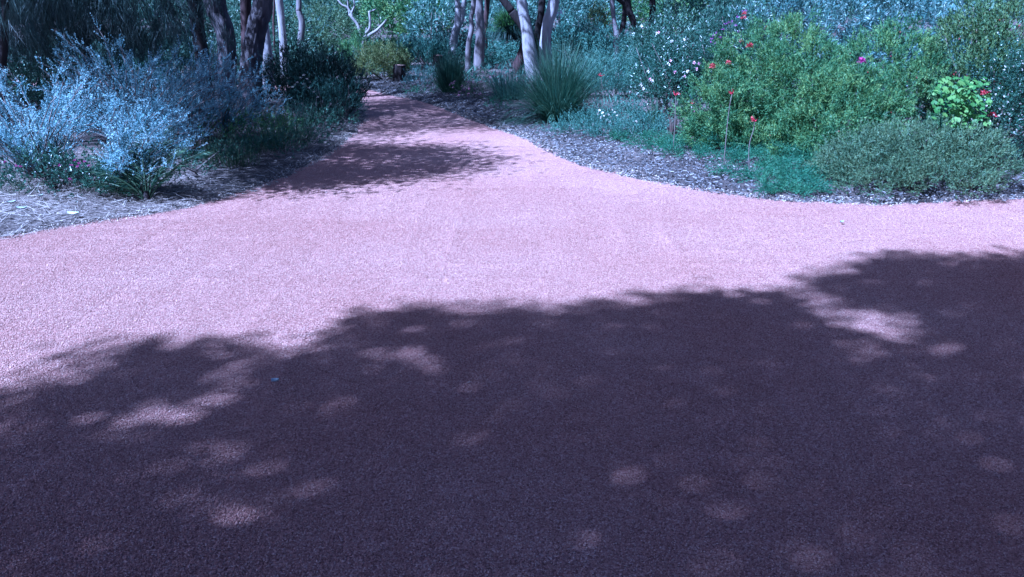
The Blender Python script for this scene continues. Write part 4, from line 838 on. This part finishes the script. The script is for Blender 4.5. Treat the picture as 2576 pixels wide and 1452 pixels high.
def inside(p, poly):
    ins = np.zeros(len(p), bool)
    for a, b in zip(poly, np.roll(poly, -1, 0)):
        c = (a[1] > p[:, 1]) != (b[1] > p[:, 1])
        with np.errstate(divide='ignore', invalid='ignore'): x = (b[0] - a[0]) * (p[:, 1] - a[1]) / (b[1] - a[1]) + a[0]
        ins ^= c & (p[:, 0] < x)
    return ins
sp_ = .165; gx, gy = np.meshgrid(np.arange(-6.2, 7, sp_), np.arange(-1.3, 6.6, sp_)); q = np.stack([gx.ravel(), gy.ravel()], -1); q = q + U(-.07, .07, q.shape)
q = q[inside(q + .085 * rng.normal(size=q.shape), SH)]
for c, r in HO: q = q[np.linalg.norm((q - c) * [1, .75], axis=1) > r * U(.8, 1.1, len(q))]
hq = U(8.0, 11.5, len(q)); pos = np.c_[q, np.zeros(len(q))] + (SUN / SUN[2])[None] * hq[:, None]  # crown shaped along the sun rays to cast the outlined shade
q2 = np.stack([U(-9, 11, 520), U(-9, -1.2, 520)], -1); q = np.concatenate([q, q2]); pos = np.concatenate([pos, np.c_[q2, np.zeros(520)] + (SUN / SUN[2])[None] * U(4.5, 9, 520)[:, None]])  # more crown clumps added overhead to block sky light
owner = (q[:, 0] > 1.9).astype(int)
for k, (tx, ty, lab) in enumerate([(-7.2, -4.2, 'tall gum behind the camera on the left whose crown shades the near path'), (-.2, -5.2, 'tall gum behind the camera on the right whose crown shades the path corner')]):
    root = thing('shade_tree', lab, 'tree', (tx, ty, 0), 'gums shading the near path'); o = np.array([tx, ty, 0.]); pk = pos[owner == k] - o
    g = Geo(); per = 54; c = np.repeat(pk, per, 0) + rng.normal(size=(len(pk) * per, 3)) * [.09, .09, .12]; n = len(c)
    g.leaf(c, nrm(rng.normal(size=(n, 3)) + [0, 0, -.4]), U(.11, .18, n), U(.05, .078, n), U(0, 1, n)); g.obj('crown', M['gum'], root)
    top = pk.mean(0); tb = Tubes()
    for c in pk[rng.permutation(len(pk))[:36]]: s_ = np.array([0, 0, 3.4]) * U(.9, 1.3) + top * [.12, .12, 0]; tb.add([s_, (s_ + c) / 2 + [0, 0, .4], c], [.07, .04, .01], seg=5, sub=3)
    tb.obj('limbs', M['pale_bark'], root)
    V, F = tube([(0, 0, -.2), (.05, .03, 1.5), top * [.08, .08, 0] + [0, 0, 3.2], top * [.2, .2, 0] + [0, 0, 4.8]], [.3, .24, .19, .1], seg=18, sub=5, knots=.06)
    new_obj('trunk', make_mesh('trunk', V, quads_to_tris(F), M['pale_bark'], np.zeros(len(V)), True), root)
for tx, ty, cz, lab in [(-11.4, 9.8, 6.0, 'unseen gum added left of the view to shade the silver shrubs'), (-11.5, 13.6, 6.2, 'unseen gum added farther back on the left to shade the dark shrubs')]:
    root = thing('shade_tree', lab, 'tree', (tx, ty, g1(tx, ty) - .1), 'added gums shading the left bed'); g = Geo(); cc = crown(g, (.8, .4, cz), (2.7, 2.3, 1.1), 9000, (.16, .06), .3); g.obj('crown', M['gum'], root)  # unseen gums, added only to darken the left bed
    tb = Tubes()
    for q_ in cc[rng.permutation(len(cc))[:24]]: tb.add([(.1, 0, 3.4), (np.array([.1, 0, 3.4]) + q_) / 2 + [0, 0, .3], q_], [.06, .035, .01], seg=5, sub=3)
    tb.obj('limbs', M['pale_bark'], root)
    V, F = tube([(0, 0, -.2), (.05, .03, 1.5), (.1, 0, 3.5), (.5, .3, 5)], [.25, .2, .16, .08], seg=16, sub=5, knots=.06); new_obj('trunk', make_mesh('trunk', V, quads_to_tris(F), M['pale_bark'], np.zeros(len(V)), True), root)
for o in bpy.data.objects:
    if '_lobes' in o: del o['_lobes']
